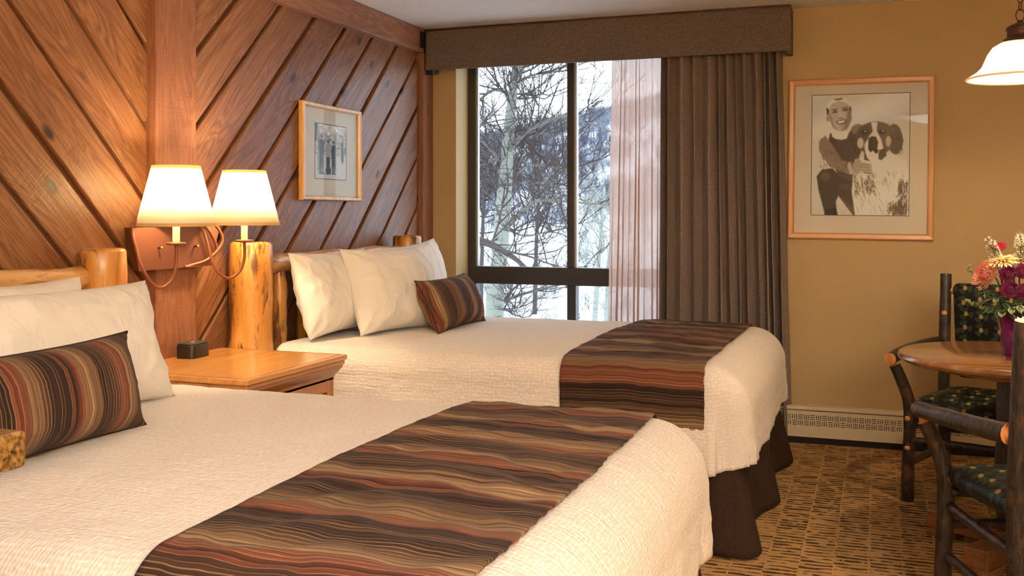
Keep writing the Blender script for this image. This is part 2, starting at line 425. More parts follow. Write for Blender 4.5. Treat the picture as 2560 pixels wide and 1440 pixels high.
def clip(poly, a, b_, c):            # keep a*y+b*z<=c
    out = []
    for i in range(len(poly)):
        p, q = poly[i], poly[(i + 1) % len(poly)]
        dp, dq = a * p[0] + b_ * p[1] - c, a * q[0] + b_ * q[1] - c
        if dp <= 0: out.append(p)
        if dp * dq < 0:
            t = dp / (dp - dq); out.append((p[0] + (q[0] - p[0]) * t, p[1] + (q[1] - p[1]) * t))
    return out
GAPW = .024
def planks(y0, y1, z0, z1, sgn, c0, pitch, k0, k1):
    """boards at 45 degrees: sgn=+1 rises with y, -1 falls with y"""
    s2 = math.sqrt(.5)
    for k in range(k0, k1):
        lo = c0 - pitch * (k + 1) + GAPW / 2 / s2; hi = c0 - pitch * k - GAPW / 2 / s2
        pl = clip([(y0, z0), (y1, z0), (y1, z1), (y0, z1)], -sgn, 1, hi)
        pl = clip(pl, sgn, -1, -lo) if pl else pl
        if len(pl) < 3: continue
        cy = sum(p[0] for p in pl) / len(pl); cz = sum(p[1] for p in pl) / len(pl)
        th = .021 + rnd.uniform(-.003, .004)
        u = (s2, sgn * s2); v = (-sgn * s2, s2)
        loc = [((p[0] - cy) * u[0] + (p[1] - cz) * u[1], (p[0] - cy) * v[0] + (p[1] - cz) * v[1]) for p in pl]
        n = len(loc)
        area = sum(loc[i][0] * loc[(i + 1) % n][1] - loc[(i + 1) % n][0] * loc[i][1] for i in range(n))
        if area < 0: loc.reverse()
        o = MB().prism(loc, 0, th).build('plank', CED, wl)
        # local x along board, local z out of the wall
        M = Matrix(((0, 0, 1, .012), (u[0], v[0], 0, cy), (u[1], v[1], 0, cz), (0, 0, 0, 1)))
        if M.to_3x3().determinant() < 0:
            M = M @ Matrix.Scale(-1, 4, (0, 1, 0))
            for vv in o.data.vertices: vv.co.y *= -1
            o.data.flip_normals()
        o.matrix_world = M
        bevel(o, .005, 2)
planks(-2.42, -.14, 0, 2.30, +1, 4.298, .3135, -2, 14)
planks(-6.4, -2.63, 0, 2.30, -1, -.711 + .31, .3105, -1, 20)

tag(bevel(MB().box((0, RY, 2.29), (.072, -.147, RZ)).build('trim_1', CEDY), .004), 'cedar beam along the top of the plank wall', 'beam', kind='structure')
t2 = tag(bevel(MB().box((0, -2.648, 0), (.08, -2.40, 2.29)).build('trim_2', CEDV), .004), 'upright cedar post where the chevron planks meet', 'post', kind='structure')
tag(bevel(MB().box((0, -.146, 0), (.067, 0, 2.29)).build('trim_3', CEDV), .003), 'upright cedar board at the window corner', 'trim', kind='structure')
tag(MB().box((0, RY, 0), (.03, -6.4, 2.29)).build('trim_4', CEDV), 'plain cedar facing at the end of the plank wall', 'trim', kind='structure')

# window
wn = tag(empty('window_1', (WX0, WY, WZ0)), 'wide window with dark bronze frame looking onto snowy trees', 'window', kind='structure')
def wpart(name, boxes, mat, bv=.003, parent=None):
    bb = MB()
    for lo, hi in boxes: bb.box(tuple(lo[i] - (WX0, WY, WZ0)[i] for i in range(3)), tuple(hi[i] - (WX0, WY, WZ0)[i] for i in range(3)))
    o = bb.build(name, mat, parent or wn); bevel(o, bv); return o
wpart('frame_jamb', [((WX0, WY, WZ0), (.282, WY + .07, WZ1))], DARKFR)
wpart('frame_jamb', [((1.90, WY, WZ0), (WX1, WY + .07, WZ1))], DARKFR)
wpart('frame_head', [((.282, WY, WZ1 - .05), (1.90, WY + .07, WZ1))], DARKFR)
wpart('frame_sill', [((.282, WY, WZ0), (1.90, WY + .07, WZ0 + .06))], DARKFR)
wpart('transom', [((.282, WY - .01, .826), (1.90, WY + .07, .938))], DARKFR)
wpart('mullion', [((.904, WY - .005, .938), (.952, WY + .07, WZ1 - .05))], DARKFR)
wpart('mullion', [((.904, WY - .005, WZ0 + .06), (.962, WY + .07, .826))], DARKFR)
wpart('slide_track', [((.952, WY + .01, .938), (.964, WY + .05, WZ1 - .05))], LIGHTFR, .001)
wpart('glazing_bead', [((.282, WY + .012, .938), (.292, WY + .04, WZ1 - .05))], LIGHTFR, .001)
for x0, x1 in ((.282, .904), (.962, 1.90)):
    for z0, z1 in ((.938, WZ1 - .05), (WZ0 + .06, .826)):
        wpart('pane', [((x0, WY + .035, z0), (x1, WY + .041, z1))], GLASS, 0)

# ------------------------------------------------------------------ photograph prints (flat, painted per vertex)
def canvas(nx, ny, v=.8): return np.full((ny, nx), v, dtype=np.float64)
def cgrid(a):
    ny, nx = a.shape; return np.meshgrid((np.arange(nx) + .5) / nx, (np.arange(ny) + .5) / ny)
def soft(a, mask, val, k=1):
    for _ in range(k):
        m = np.pad(mask, 1, mode='edge'); mask = (m[:-2, 1:-1] + m[2:, 1:-1] + m[1:-1, :-2] + m[1:-1, 2:] + 2 * mask) / 6
    a[:] = a * (1 - mask) + val * mask
def ell(a, cx, cy, rx, ry, val, k=1, rot=0.):
    X, Y = cgrid(a); dx, dy = X - cx, Y - cy; c, s = math.cos(rot), math.sin(rot)
    soft(a, ((((dx * c + dy * s) / rx) ** 2 + ((-dx * s + dy * c) / ry) ** 2) < 1).astype(float), val, k)
def pol(a, pts, val, k=1):
    X, Y = cgrid(a); ins = np.zeros(a.shape, bool); n = len(pts)
    for i in range(n):
        (x1, y1), (x2, y2) = pts[i], pts[(i + 1) % n]
        if y1 == y2: continue
        cr = ((y1 > Y) != (y2 > Y)) & (X < (x2 - x1) * (Y - y1) / (y2 - y1) + x1); ins ^= cr
    soft(a, ins.astype(float), val, k)
def strokes(a, n, box, ln, val, seed, ang=1.2, spread=.6, wd=.004):
    r = random.Random(seed)
    for _ in range(n):
        x = r.uniform(box[0], box[2]); y = r.uniform(box[1], box[3]); t = ang + r.uniform(-spread, spread); l = ln * r.uniform(.5, 1.2)
        dx, dy = math.cos(t) * l, math.sin(t) * l
        pol(a, [(x - wd, y), (x + wd, y), (x + dx + wd * .3, y + dy), (x + dx - wd * .3, y + dy)], val * r.uniform(.7, 1.3), 1)
def print_mat(name):
    g = G(name); at = g.n('ShaderNodeVertexColor', layer_name='print'); return g.set(at.outputs[0], .55)
def print_mesh(name, a, wd, ht, tint):
    ny, nx = a.shape
    V = [((i / (nx - 1) - .5) * wd, 0, (.5 - j / (ny - 1)) * ht) for j in range(ny) for i in range(nx)]
    F = [(j * nx + i, (j + 1) * nx + i, (j + 1) * nx + i + 1, j * nx + i + 1) for j in range(ny - 1) for i in range(nx - 1)]
    me = fastmesh(name, V, F); ca = me.color_attributes.new('print', 'FLOAT_COLOR', 'POINT')
    v = np.clip(a, 0, 1).ravel() ** 2.2
    c = np.ones((nx * ny, 4)); 
    for i in range(3): c[:, i] = v ** tint[i]
    ca.data.foreach_set('color', c.ravel()); return me

def paint_dog():
    a = canvas(220, 270, .90); X, Y = cgrid(a); a -= .10 * Y; a -= .05 * np.sin(X * 5 + Y * 14) * (Y < .35)
    N = lambda x, y: ((x - 290) / 732, (y - 283) / 897)
    P = lambda pts, v, k=1: pol(a, [N(*p) for p in pts], v, k)
    E = lambda x, y, rx, ry, v, k=1, rot=0.: ell(a, *N(x, y), rx / 732, ry / 897, v, k, rot)
    P([(480, 840), (600, 850), (640, 1180), (610, 1180), (500, 1040)], .24, 2)
    P([(330, 890), (370, 840), (450, 830), (520, 900), (610, 930), (630, 1110), (600, 1120), (500, 1030), (478, 1080), (492, 1180), (398, 1180), (345, 990)], .17, 2)
    E(395, 890, 34, 36, .27, 14); E(540, 970, 44, 18, .27, 14); P([(398, 1140), (480, 1130), (495, 1180), (392, 1180)], .08)
    P([(430, 570), (550, 590), (640, 700), (640, 880), (500, 880), (400, 720)], .19, 2)
    P([(392, 585), (345, 630), (348, 700), (430, 820), (590, 882), (625, 850), (610, 790), (520, 770), (450, 660)], .44, 2)
    strokes(a, 60, (.08, .36, .36, .62), .05, .33, 3, .9, .5)
    P([(560, 800), (580, 780), (615, 870), (585, 880)], .72)
    E(512, 580, 70, 38, .93, 2)
    P([(412, 375), (440, 325), (500, 312), (560, 332), (584, 375), (590, 465), (566, 530), (510, 558), (458, 532), (428, 470)], .72, 2)
    P([(548, 385), (588, 380), (592, 470), (560, 540), (515, 558), (540, 500), (556, 450)], .44, 6)
    P([(425, 420), (450, 460), (462, 520), (500, 556), (452, 530), (426, 470)], .52, 5)
    P([(402, 395), (410, 345), (455, 306), (500, 298), (548, 312), (580, 360), (584, 392), (562, 352), (500, 330), (440, 348), (418, 392)], .93, 1)
    P([(448, 316), (510, 306), (530, 318), (480, 326)], .40, 2)
    P([(400, 380), (416, 385), (422, 430), (404, 430)], .16, 2); E(414, 458, 14, 26, .58, 2)
    P([(574, 365), (586, 382), (586, 412), (576, 392)], .16, 1)
    for ex, ey in ((464, 412), (540, 399)):
        E(ex, ey, 22, 8, .30, 2, -.12); E(ex, ey, 9, 5, .12, 1); E(ex - 2, ey - 18, 27, 5, .26, 2, -.14); E(ex, ey + 20, 20, 7, .70, 4)
    P([(496, 405), (508, 402), (526, 445), (512, 460), (492, 455)], .76, 4); E(508, 459, 20, 5, .34, 2)
    P([(468, 480), (510, 472), (552, 464), (546, 494), (515, 510), (484, 500)], .28, 2); P([(480, 484), (544, 472), (534, 490), (502, 498)], .95, 1)
    E(518, 528, 20, 9, .66, 4); E(455, 478, 9, 20, .68, 4); E(566, 462, 6, 18, .48, 4)
    # dog
    P([(620, 760), (760, 720), (900, 725), (1000, 775), (1024, 900), (1024, 1180), (625, 1180), (598, 1000)], .90, 3)
    strokes(a, 160, (.44, .62, .98, .96), .06, .72, 5, 1.3, .5)
    strokes(a, 90, (.44, .66, .66, .80), .05, .34, 6, 1.3, .5); strokes(a, 70, (.90, .70, .99, .95), .07, .22, 7, 1.9, .5)
    strokes(a, 120, (.80, .88, .98, .98), .05, .24, 8, 2.0, .6)
    E(615, 650, 62, 120, .22, 2, .1); E(915, 620, 58, 112, .24, 2, -.15); E(640, 545, 50, 40, .42, 3)
    E(772, 610, 155, 122, .30, 3); E(700, 575, 62, 55, .24, 3); E(840, 570, 52, 50, .28, 3)
    strokes(a, 70, (.37, .32, .50, .56), .05, .16, 9, 1.7, .4); strokes(a, 60, (.80, .30, .92, .46), .05, .16, 10, 1.3, .4)
    P([(738, 492), (785, 492), (782, 560), (815, 620), (832, 690), (805, 760), (745, 775), (700, 740), (690, 660), (728, 590), (752, 560)], .93, 2)
    E(660, 645, 24, 40, .80, 3); E(868, 635, 20, 40, .76, 3)
    P([(720, 610), (745, 596), (775, 600), (792, 640), (785, 700), (800, 690), (780, 735), (755, 700), (735, 715), (718, 690)], .09, 2)
    P([(800, 700), (850, 680), (855, 740), (815, 775), (790, 760)], .22, 2); P([(690, 700), (715, 760), (740, 780), (690, 770)], .25, 2)
    for ex in (690, 822): E(ex, 566, 24, 15, .06, 1); E(ex + 4, 560, 7, 4, .8, 0)
    E(760, 750, 36, 30, .92, 2)
    E(640, 820, 34, 56, .60, 2, .2)
    for i in range(4): E(700 + 4 * i, 800 + 19 * i, 46, 9, .66, 1, .12); E(700 + 4 * i, 810 + 19 * i, 44, 3, .25, 1, .12)
    a = np.clip(a, 0, 1) ** .82 * 1.04 + np.random.RandomState(1).normal(0, .012, a.shape); return a
def paint_ski():
    a = canvas(96, 144, .86); X, Y = cgrid(a)
    rs = np.random.RandomState(4); bgn = rs.normal(0, 1, a.shape)
    for _ in range(5):
        m = np.pad(bgn, 1, mode='edge'); bgn = (m[:-2, 1:-1] + m[2:, 1:-1] + m[1:-1, :-2] + m[1:-1, 2:] + bgn) / 5
    a += bgn * .45 * (Y < .56); a -= .12 * (np.abs(Y - .36) < .2)
    pol(a, [(0, 0), (.09, 0), (.05, .3), (0, .36)], .35, 1)
    strokes(a, 30, (0, .05, 1, .45), .18, .5, 2, 1.5, .3, .003)
    pol(a, [(.84, .30), (.89, .30), (.91, .66), (.86, .70), (.83, .60)], .22, 1); pol(a, [(.88, .42), (1, .36), (1, .50), (.9, .52)], .55, 2)
    for cx, top, s, body, legs in ((.20, .20, 1., .16, .20), (.41, .28, .88, .62, .18), (.58, .29, .86, .20, .22)):
        h = .70 * s; hw = .085 * s
        ell(a, cx, top + .035, .03, .035, .40, 1); ell(a, cx, top + .02, .032, .018, .2, 1)
        pol(a, [(cx - hw, top + .12), (cx - .03, top + .075), (cx + .03, top + .075), (cx + hw, top + .12), (cx + hw * .9, top + .34), (cx - hw * .9, top + .34)], body, 1)
        pol(a, [(cx - hw * .8, top + .32), (cx + hw * .8, top + .32), (cx + hw * .6, top + h), (cx + .01, top + h), (cx, top + .45), (cx - .012, top + h), (cx - hw * .7, top + h)], legs, 1)
        pol(a, [(cx - hw, top + h), (cx + hw, top + h - .01), (cx + hw * 1.2, top + h + .015), (cx - hw, top + h + .02)], .25, 1)
    for x0, x1, y0, y1 in ((.11, .09, .04, .86), (.13, .12, .05, .86), (.64, .63, .12, .86), (.66, .655, .16, .86)):
        pol(a, [(x0 - .008, y0), (x0 + .008, y0), (x1 + .01, y1), (x1 - .01, y1)], .52, 1)
    ell(a, .42, .84, .085, .075, .18, 1); ell(a, .42, .78, .05, .05, .25, 1)
    a += rs.normal(0, .015, a.shape); return a

def framed(name, wd, ht, bar, dep, m_h, m_v, matm, pw, ph, art, tint, pdy=0.):
    """picture hung facing local -y, origin at its centre on the wall"""
    root = empty(name)
    def rail(sg, horiz):
        L, O = (wd / 2, ht / 2) if horiz else (ht / 2, wd / 2)
        prof = [(0, 0), (0, -dep * .7), (bar * .2, -dep), (bar * .75, -dep * .92), (bar, -dep * .6), (bar, 0)]
        V = []; F = []
        for e in (-1, 1):
            for d, y in prof:
                a, c = e * (L - d), sg * (O - d)
                V.append((a, y, c) if horiz else (c, y, a))
        n = len(prof)
        for i in range(n):
            j = (i + 1) % n; q = (i, j, n + j, n + i); F.append(q)
        F += [tuple(range(n)), tuple(range(2 * n - 1, n - 1, -1))]
        o = MB().add(V, F).build('frame_rail', m_h if horiz else m_v, root)
        bm = bmesh.new(); bm.from_mesh(o.data); bmesh.ops.recalc_face_normals(bm, faces=bm.faces); bm.to_mesh(o.data); bm.free()
    for sg in (-1, 1): rail(sg, True); rail(sg, False)
    MB().box((-wd / 2 + bar * .8, -.008, -ht / 2 + bar * .8), (wd / 2 - bar * .8, -.002, ht / 2 - bar * .8)).build('mat_board', matm, root)
    t = .0035
    ln = MB()
    for s in (-1, 1):
        ln.box((-pw / 2 - t, -.0095, pdy + s * (ph / 2 + t / 2) - t / 2), (pw / 2 + t, -.008, pdy + s * (ph / 2 + t / 2) + t / 2))
        ln.box((s * (pw / 2 + t / 2) - t / 2, -.0095, pdy - ph / 2), (s * (pw / 2 + t / 2) + t / 2, -.008, pdy + ph / 2))
    ln.build('mat_bevel', m_plain(name + '_bevel', (92, 76, 62), .7), root)
    p = obj('print', print_mesh('print', art, pw, ph, tint), print_mat(name + '_print'), root); p.location = (0, -.0088, pdy)
    MB().box((-wd / 2 + bar * .85, -dep * .55, -ht / 2 + bar * .85), (wd / 2 - bar * .85, -dep * .55 + .002, ht / 2 - bar * .85)).build('pane', GLASS, root)
    return root
p = framed('framed_photograph', .765, .895, .036, .022, OAKF, OAKFV, MATW, .508, .668, paint_dog(), (.86, 1.06, 1.28), .022)
p.location = (2.655, -.002, 1.583); p.rotation_euler = (0, math.radians(.6), 0)
tag(p, 'oak framed sepia photograph of a man hugging a shaggy dog on tan wall', 'picture')
p = framed('framed_photograph', .60, .498, .022, .026, PINEF, PINEFV, MATB, .345, .285, np.zeros((2, 2)), (1, 1, 1), .0) if False else None
p = framed('framed_photograph', .60, .498, .024, .03, PINEF, PINEFV, MATB, .318, .282, paint_ski(), (1., 1., 1.03), .006)
p.location = (.036, -1.243, 1.596); p.rotation_euler = (0, 0, PI / 2)
tag(p, 'blond framed black and white photograph of three standing skiers on plank wall', 'picture')

# ------------------------------------------------------------------ cornice, drape, sheer
VX0, VX1, VY, VZ0, VZ1 = .076, 2.299, -.14, 2.182, 2.437
vr = tag(empty('window_cornice', (VX0, 0, VZ0)), 'long upholstered brown linen cornice box above the window', 'cornice')
def vp(name, lo, hi, mat, bv=.006):
    return bevel(MB().box(tuple(lo[i] - (VX0, 0, VZ0)[i] for i in range(3)), tuple(hi[i] - (VX0, 0, VZ0)[i] for i in range(3))).build(name, mat, vr), bv, 3)
vp('front_board', (VX0, VY, VZ0), (VX1, VY + .03, VZ1 - .008), DRAPE, .008)
vp('end_return', (VX1 - .03, VY + .03, VZ0 - .012), (VX1, -.001, VZ1 - .008), DRAPE)
vp('end_return', (VX0, VY + .03, VZ0 - .012), (VX0 + .03, -.001, VZ1 - .008), DRAPE)
o = MB().tube([(0, VY + .004, VZ1 - VZ0 - .009), (VX1 - VX0, VY + .004, VZ1 - VZ0 - .009)], .007, 8).build('piping', m_plain('cornice_piping', (96, 66, 52), .8), vr, True)
vp('mounting_bracket', (VX0 - .003, -.212, 2.315), (VX0 + .006, -.141, 2.415), BLACK, .001)
vp('mounting_bracket', (VX0 + .001, VY + .004, VZ0 - .03), (VX0 + .05, VY + .016, VZ0 - .002), BLACK, .001)
vp('top_board', (VX0 + .03, VY + .03, VZ1 - .022), (VX1 - .03, -.001, VZ1 - .008), DRAPE)

def curtain(name, X0t, X1t, X0b, X1b, y, nf, amp, z0, z1, mat, seed, nu=420, thick=.003):
    r = random.Random(seed); ph = [r.uniform(0, 6.28) for _ in range(6)]
    # irregular fold positions
    ks = [0.]
    for _ in range(nf): ks.append(ks[-1] + r.uniform(.45, 1.7))
    tot = ks[-1]; ks = [k / tot for k in ks]
    am = [r.uniform(.65, 1.1) for _ in range(nf)]
    drift = [r.uniform(-.02, .02) for _ in range(nf + 1)]; drift[0] = drift[-1] = 0
    def fn(u, v):
        z = z1 + (z0 - z1) * v
        kk = [k + d * v for k, d in zip(ks, drift)]
        i = 0
        while i < nf - 1 and u > kk[i + 1]: i += 1
        t = (u - kk[i]) / max(1e-4, kk[i + 1] - kk[i])
        t = min(1, max(0, t))
        wv = (.5 - .5 * math.cos(2 * PI * t)) ** .55 * am[i]
        lean = math.sin(2 * PI * t) * .010 * (.4 + v)
        A = amp * (.8 + .3 * v)
        x = (X0t + (X1t - X0t) * u) * (1 - v) + (X0b + (X1b - X0b) * u) * v + lean + .006 * fbm(u * 8, v * 2.2, seed)
        return (x, y + amp * .5 - A * wv + .004 * fbm(u * 20, v * 3, seed + 3.), z)
    me = gridmesh(name, nu, 30, fn)
    o = obj(name, me, mat, None, True)
    m = o.modifiers.new('solid', 'SOLIDIFY'); m.thickness = thick; m.offset = 0
    return o
tag(curtain('drape', 1.555, 2.235, 1.535, 2.295, -.074, 13, .092, .03, 2.40, DRAPEC, 5), 'heavy brown linen drape hanging in deep folds beside the window', 'curtain')
tag(curtain('sheer_curtain', 1.250, 1.60, 1.215, 1.60, -.022, 11, .026, .06, 2.40, SHEER, 9, 260, .001), 'pale translucent sheer curtain drawn beside the brown drape', 'curtain')

# ------------------------------------------------------------------ baseboard heater
hr = tag(empty('baseboard_heater', (2.05, 0, 0)), 'long cream baseboard heater with basketweave vents under tan wall', 'heater')
HL = RX - 2.05 - .002
def perforated():
    P = .0322; x0 = .02; nb = int((HL - .04) / P); z0 = .098; cells = 9; cs = P / cells
    b_ = MB()
    V = []; F = []; idx = {}
    def vid(i, j):
        if (i, j) not in idx: idx[(i, j)] = len(V); V.append((x0 + i * cs, -.070, z0 + j * cs))
        return idx[(i, j)]
    for bi in range(nb):
        for bj in range(2):
            vert = (bi + bj) % 2 == 0
            for i in range(cells):
                for j in range(cells):
                    p_, q_ = (i, j) if vert else (j, i)
                    if p_ in (1, 4, 7) and 1 <= q_ <= 7: continue
                    I, J = bi * cells + i, bj * cells + j
                    F.append((vid(I, J), vid(I + 1, J), vid(I + 1, J + 1), vid(I, J + 1)))
    b_.add(V, F); return b_, x0 + nb * P, z0, z0 + 2 * P
pb, xe, pz0, pz1 = perforated()
tag(pb.build('vent_grille', HEATER, hr), kind='stuff')
bevel(MB().box((0, -.071, .036), (HL, -.060, pz0)).build('lower_panel', HEATER, hr), .001)
MB().box((0, -.071, pz1), (HL, -.060, .182)).box((0, -.071, pz0), (.02, -.060, pz1)).box((xe, -.071, pz0), (HL, -.060, pz1)).build('upper_panel', HEATER, hr)
bevel(MB().box((0, -.076, .186), (HL, -.001, .206)).build('top_cap', HEATER, hr), .004)
MB().box((.01, -.050, .03), (HL - .01, -.001, .186)).build('heat_element', DARK, hr)
MB().box((0, -.064, 0), (HL, -.001, .036)).build('kick_strip', DARK, hr)

# ------------------------------------------------------------------ beds
ZT, XF, XH = .70, 2.31, .25
RS, RF = .10, .17
def dropf(d, r, flare=0.):
    if d < PI / 2 * r: return r * math.sin(d / r), r * (1 - math.cos(d / r))
    e = d - PI / 2 * r; return r + e * flare, r + e
def dlen(v, r): return v - r + PI * r / 2
class Bed:
    def __init__(s, yc, seed): s.y0, s.y1, s.seed, s.yc = yc - .785, yc + .785, seed, yc
    def pos(s, X, ox, Y, oy, vs, vf, off=0., flap=None):
        """X, Y plan position on top; ox (0..1) past the foot, oy (-1..1) past the sides"""
        yl, yh, xf = s.y0 + RS, s.y1 - RS, XF - RF
        ay = abs(oy); sg = -1 if oy < 0 else 1
        crown = .016 * (1 - ((Y - s.yc) / (yh - s.yc)) ** 2) if ay == 0 else 0.
        ripple = .0035 * fbm(X * 5, Y * 5, s.seed) + .002 * fbm(X * 14, Y * 14, s.seed)
        if ox == 0 and ay == 0: return Vector((X, Y, ZT + crown * sm(XH, XH + .4, X) * sm(xf, xf - .3, X) + ripple + off))
        ph = math.atan2(ox, ay) if ox and ay else (PI / 2 if ox else 0.)
        if ox and ay: ph = (PI / 4) * (ox / ay) if ox < ay else PI / 2 - (PI / 4) * (ay / ox)
        k = math.sin(ph) ** 2; r = RS + (RF - RS) * k; vm = vs + (vf - vs) * k
        d = max(ox, ay) * dlen(vm, r)
        h, v = dropf(d, r, .02)
        th = min(d / r, PI / 2)
        h += off * math.sin(th); v -= off * math.cos(th)
        bx = xf if ox else X; by = (yh if sg > 0 else yl) if ay else Y
        low = sm(.12, .38, v)
        h += low * (.014 * fbm(bx * 4 + ph * 2, by * 4, s.seed + v) + .010 * fbm(bx * 9 + ph * 6, by * 9, s.seed + 2 * v)) + .003 * fbm(bx * 16, v * 30, s.seed)
        if flap: h += flap(bx, ph, v, sg)
        return Vector((bx + h * math.sin(ph), by + sg * h * math.cos(ph), ZT - v + ripple * (1 - low)))
def cover_mesh(bd, vs, vf, flap=None):
    nd, nx, ny = 34, 110, 84
    A = [(XH + (XF - RF - XH) * i / (nx - 1), 0.) for i in range(nx)] + [(XF - RF, (i + 1) / nd) for i in range(nd)]
    yl, yh = bd.y0 + RS, bd.y1 - RS
    B = [(yl, -(nd - i) / nd) for i in range(nd)] + [(yl + (yh - yl) * i / (ny - 1), 0.) for i in range(ny)] + [(yh, (i + 1) / nd) for i in range(nd)]
    na, nb = len(A), len(B); V = []; UV = []
    for (Y, oy) in B:
        for (X, ox) in A:
            V.append(bd.pos(X, ox, Y, oy, vs, vf, 0., flap)); UV.append((X + ox * dlen(vf, RF), Y + oy * dlen(vs, RS)))
    F = [(j * na + i, j * na + i + 1, (j + 1) * na + i + 1, (j + 1) * na + i) for j in range(nb - 1) for i in range(na - 1)]
    me = fastmesh('coverlet', V, F); ul = me.uv_layers.new(name='uv')
    idx = np.empty(len(me.loops), dtype=np.int32); me.loops.foreach_get('vertex_index', idx)
    ul.data.foreach_set('uv', np.array(UV, dtype=np.float32)[idx].ravel()); return me
def runner_mesh(bd, x0, x1, vs, seed):
    nd, nx, ny = 40, 60, 150
    yl, yh = bd.y0 + RS, bd.y1 - RS
    B = [(yl, -(nd - i) / nd) for i in range(nd)] + [(yl + (yh - yl) * i / (ny - 1), 0.) for i in range(ny)] + [(yh, (i + 1) / nd) for i in range(nd)]
    V = []; UV = []
    for (Y, oy) in B:
        f = Y + oy * dlen(vs, RS)
        ed = .012 * fbm(f * 2.2, 1., seed)
        for i in range(nx):
            t = i / (nx - 1); X = x0 + (x1 - x0) * t + ed
            wv = .0045 * math.sin(f * 46 + 2.6 * fbm(X * 3.2, f * 2.4, seed) * 2.5) * (1 if oy == 0 else max(0, 1 - abs(oy) * 3)) * sm(0, .15, t) * (1 - sm(.86, 1, t))
            fr = .0015 * math.sin(f * 560) * sm(.97, 1, t)
            xe = X + fr - (XF - RF)
            V.append(bd.pos(min(X + fr, XF - RF), max(0., xe) / dlen(.36, RF), Y, oy, vs, .36, .0105 + wv)); UV.append((X, f))
    nb = len(B); F = [(j * nx + i, j * nx + i + 1, (j + 1) * nx + i + 1, (j + 1) * nx + i) for j in range(nb - 1) for i in range(nx - 1)]
    me = fastmesh('bed_runner', V, F); ul = me.uv_layers.new(name='uv')
    idx = np.empty(len(me.loops), dtype=np.int32); me.loops.foreach_get('vertex_index', idx)
    ul.data.foreach_set('uv', np.array(UV, dtype=np.float32)[idx].ravel()); return me

def log(parent, name, p0, p1, r0, r1, mat, seed, n=14, seg=14, wob=.006, round_end=True, burl=()):
    r = random.Random(seed); P0, P1 = Vector(p0), Vector(p1); L = (P1 - P0).length
    path = []; rad = []
    for i in range(seg + 1):
        t = i / seg; p_ = P0.lerp(P1, t)
        q = Vector((fbm(t * 3, seed, 1.), fbm(t * 3, seed, 5.), fbm(t * 3, seed, 9.))) * wob
        rr = (r0 + (r1 - r0) * t) * (1 + .05 * fbm(t * 6, seed * 1.7, 3.))
        for bt, bs, bw in burl: rr *= 1 + bs * math.exp(-((t - bt) / bw) ** 2)
        path.append(p_ + q); rad.append(rr)
    if round_end:
        d = (path[-1] - path[-2]).normalized()
        path += [path[-1] + d * rad[-1] * .10, path[-1] + d * rad[-1] * .15]; rad += [rad[-1] * .95, rad[-1] * .82]
        d = (path[0] - path[1]).normalized()
        path = [path[0] + d * rad[0] * .15, path[0] + d * rad[0] * .10] + path; rad = [rad[0] * .82, rad[0] * .95] + rad
    o = MB().tube(path, rad, n, True, .012, seed).build(name, mat, parent, True); return autosmooth(o, .9)

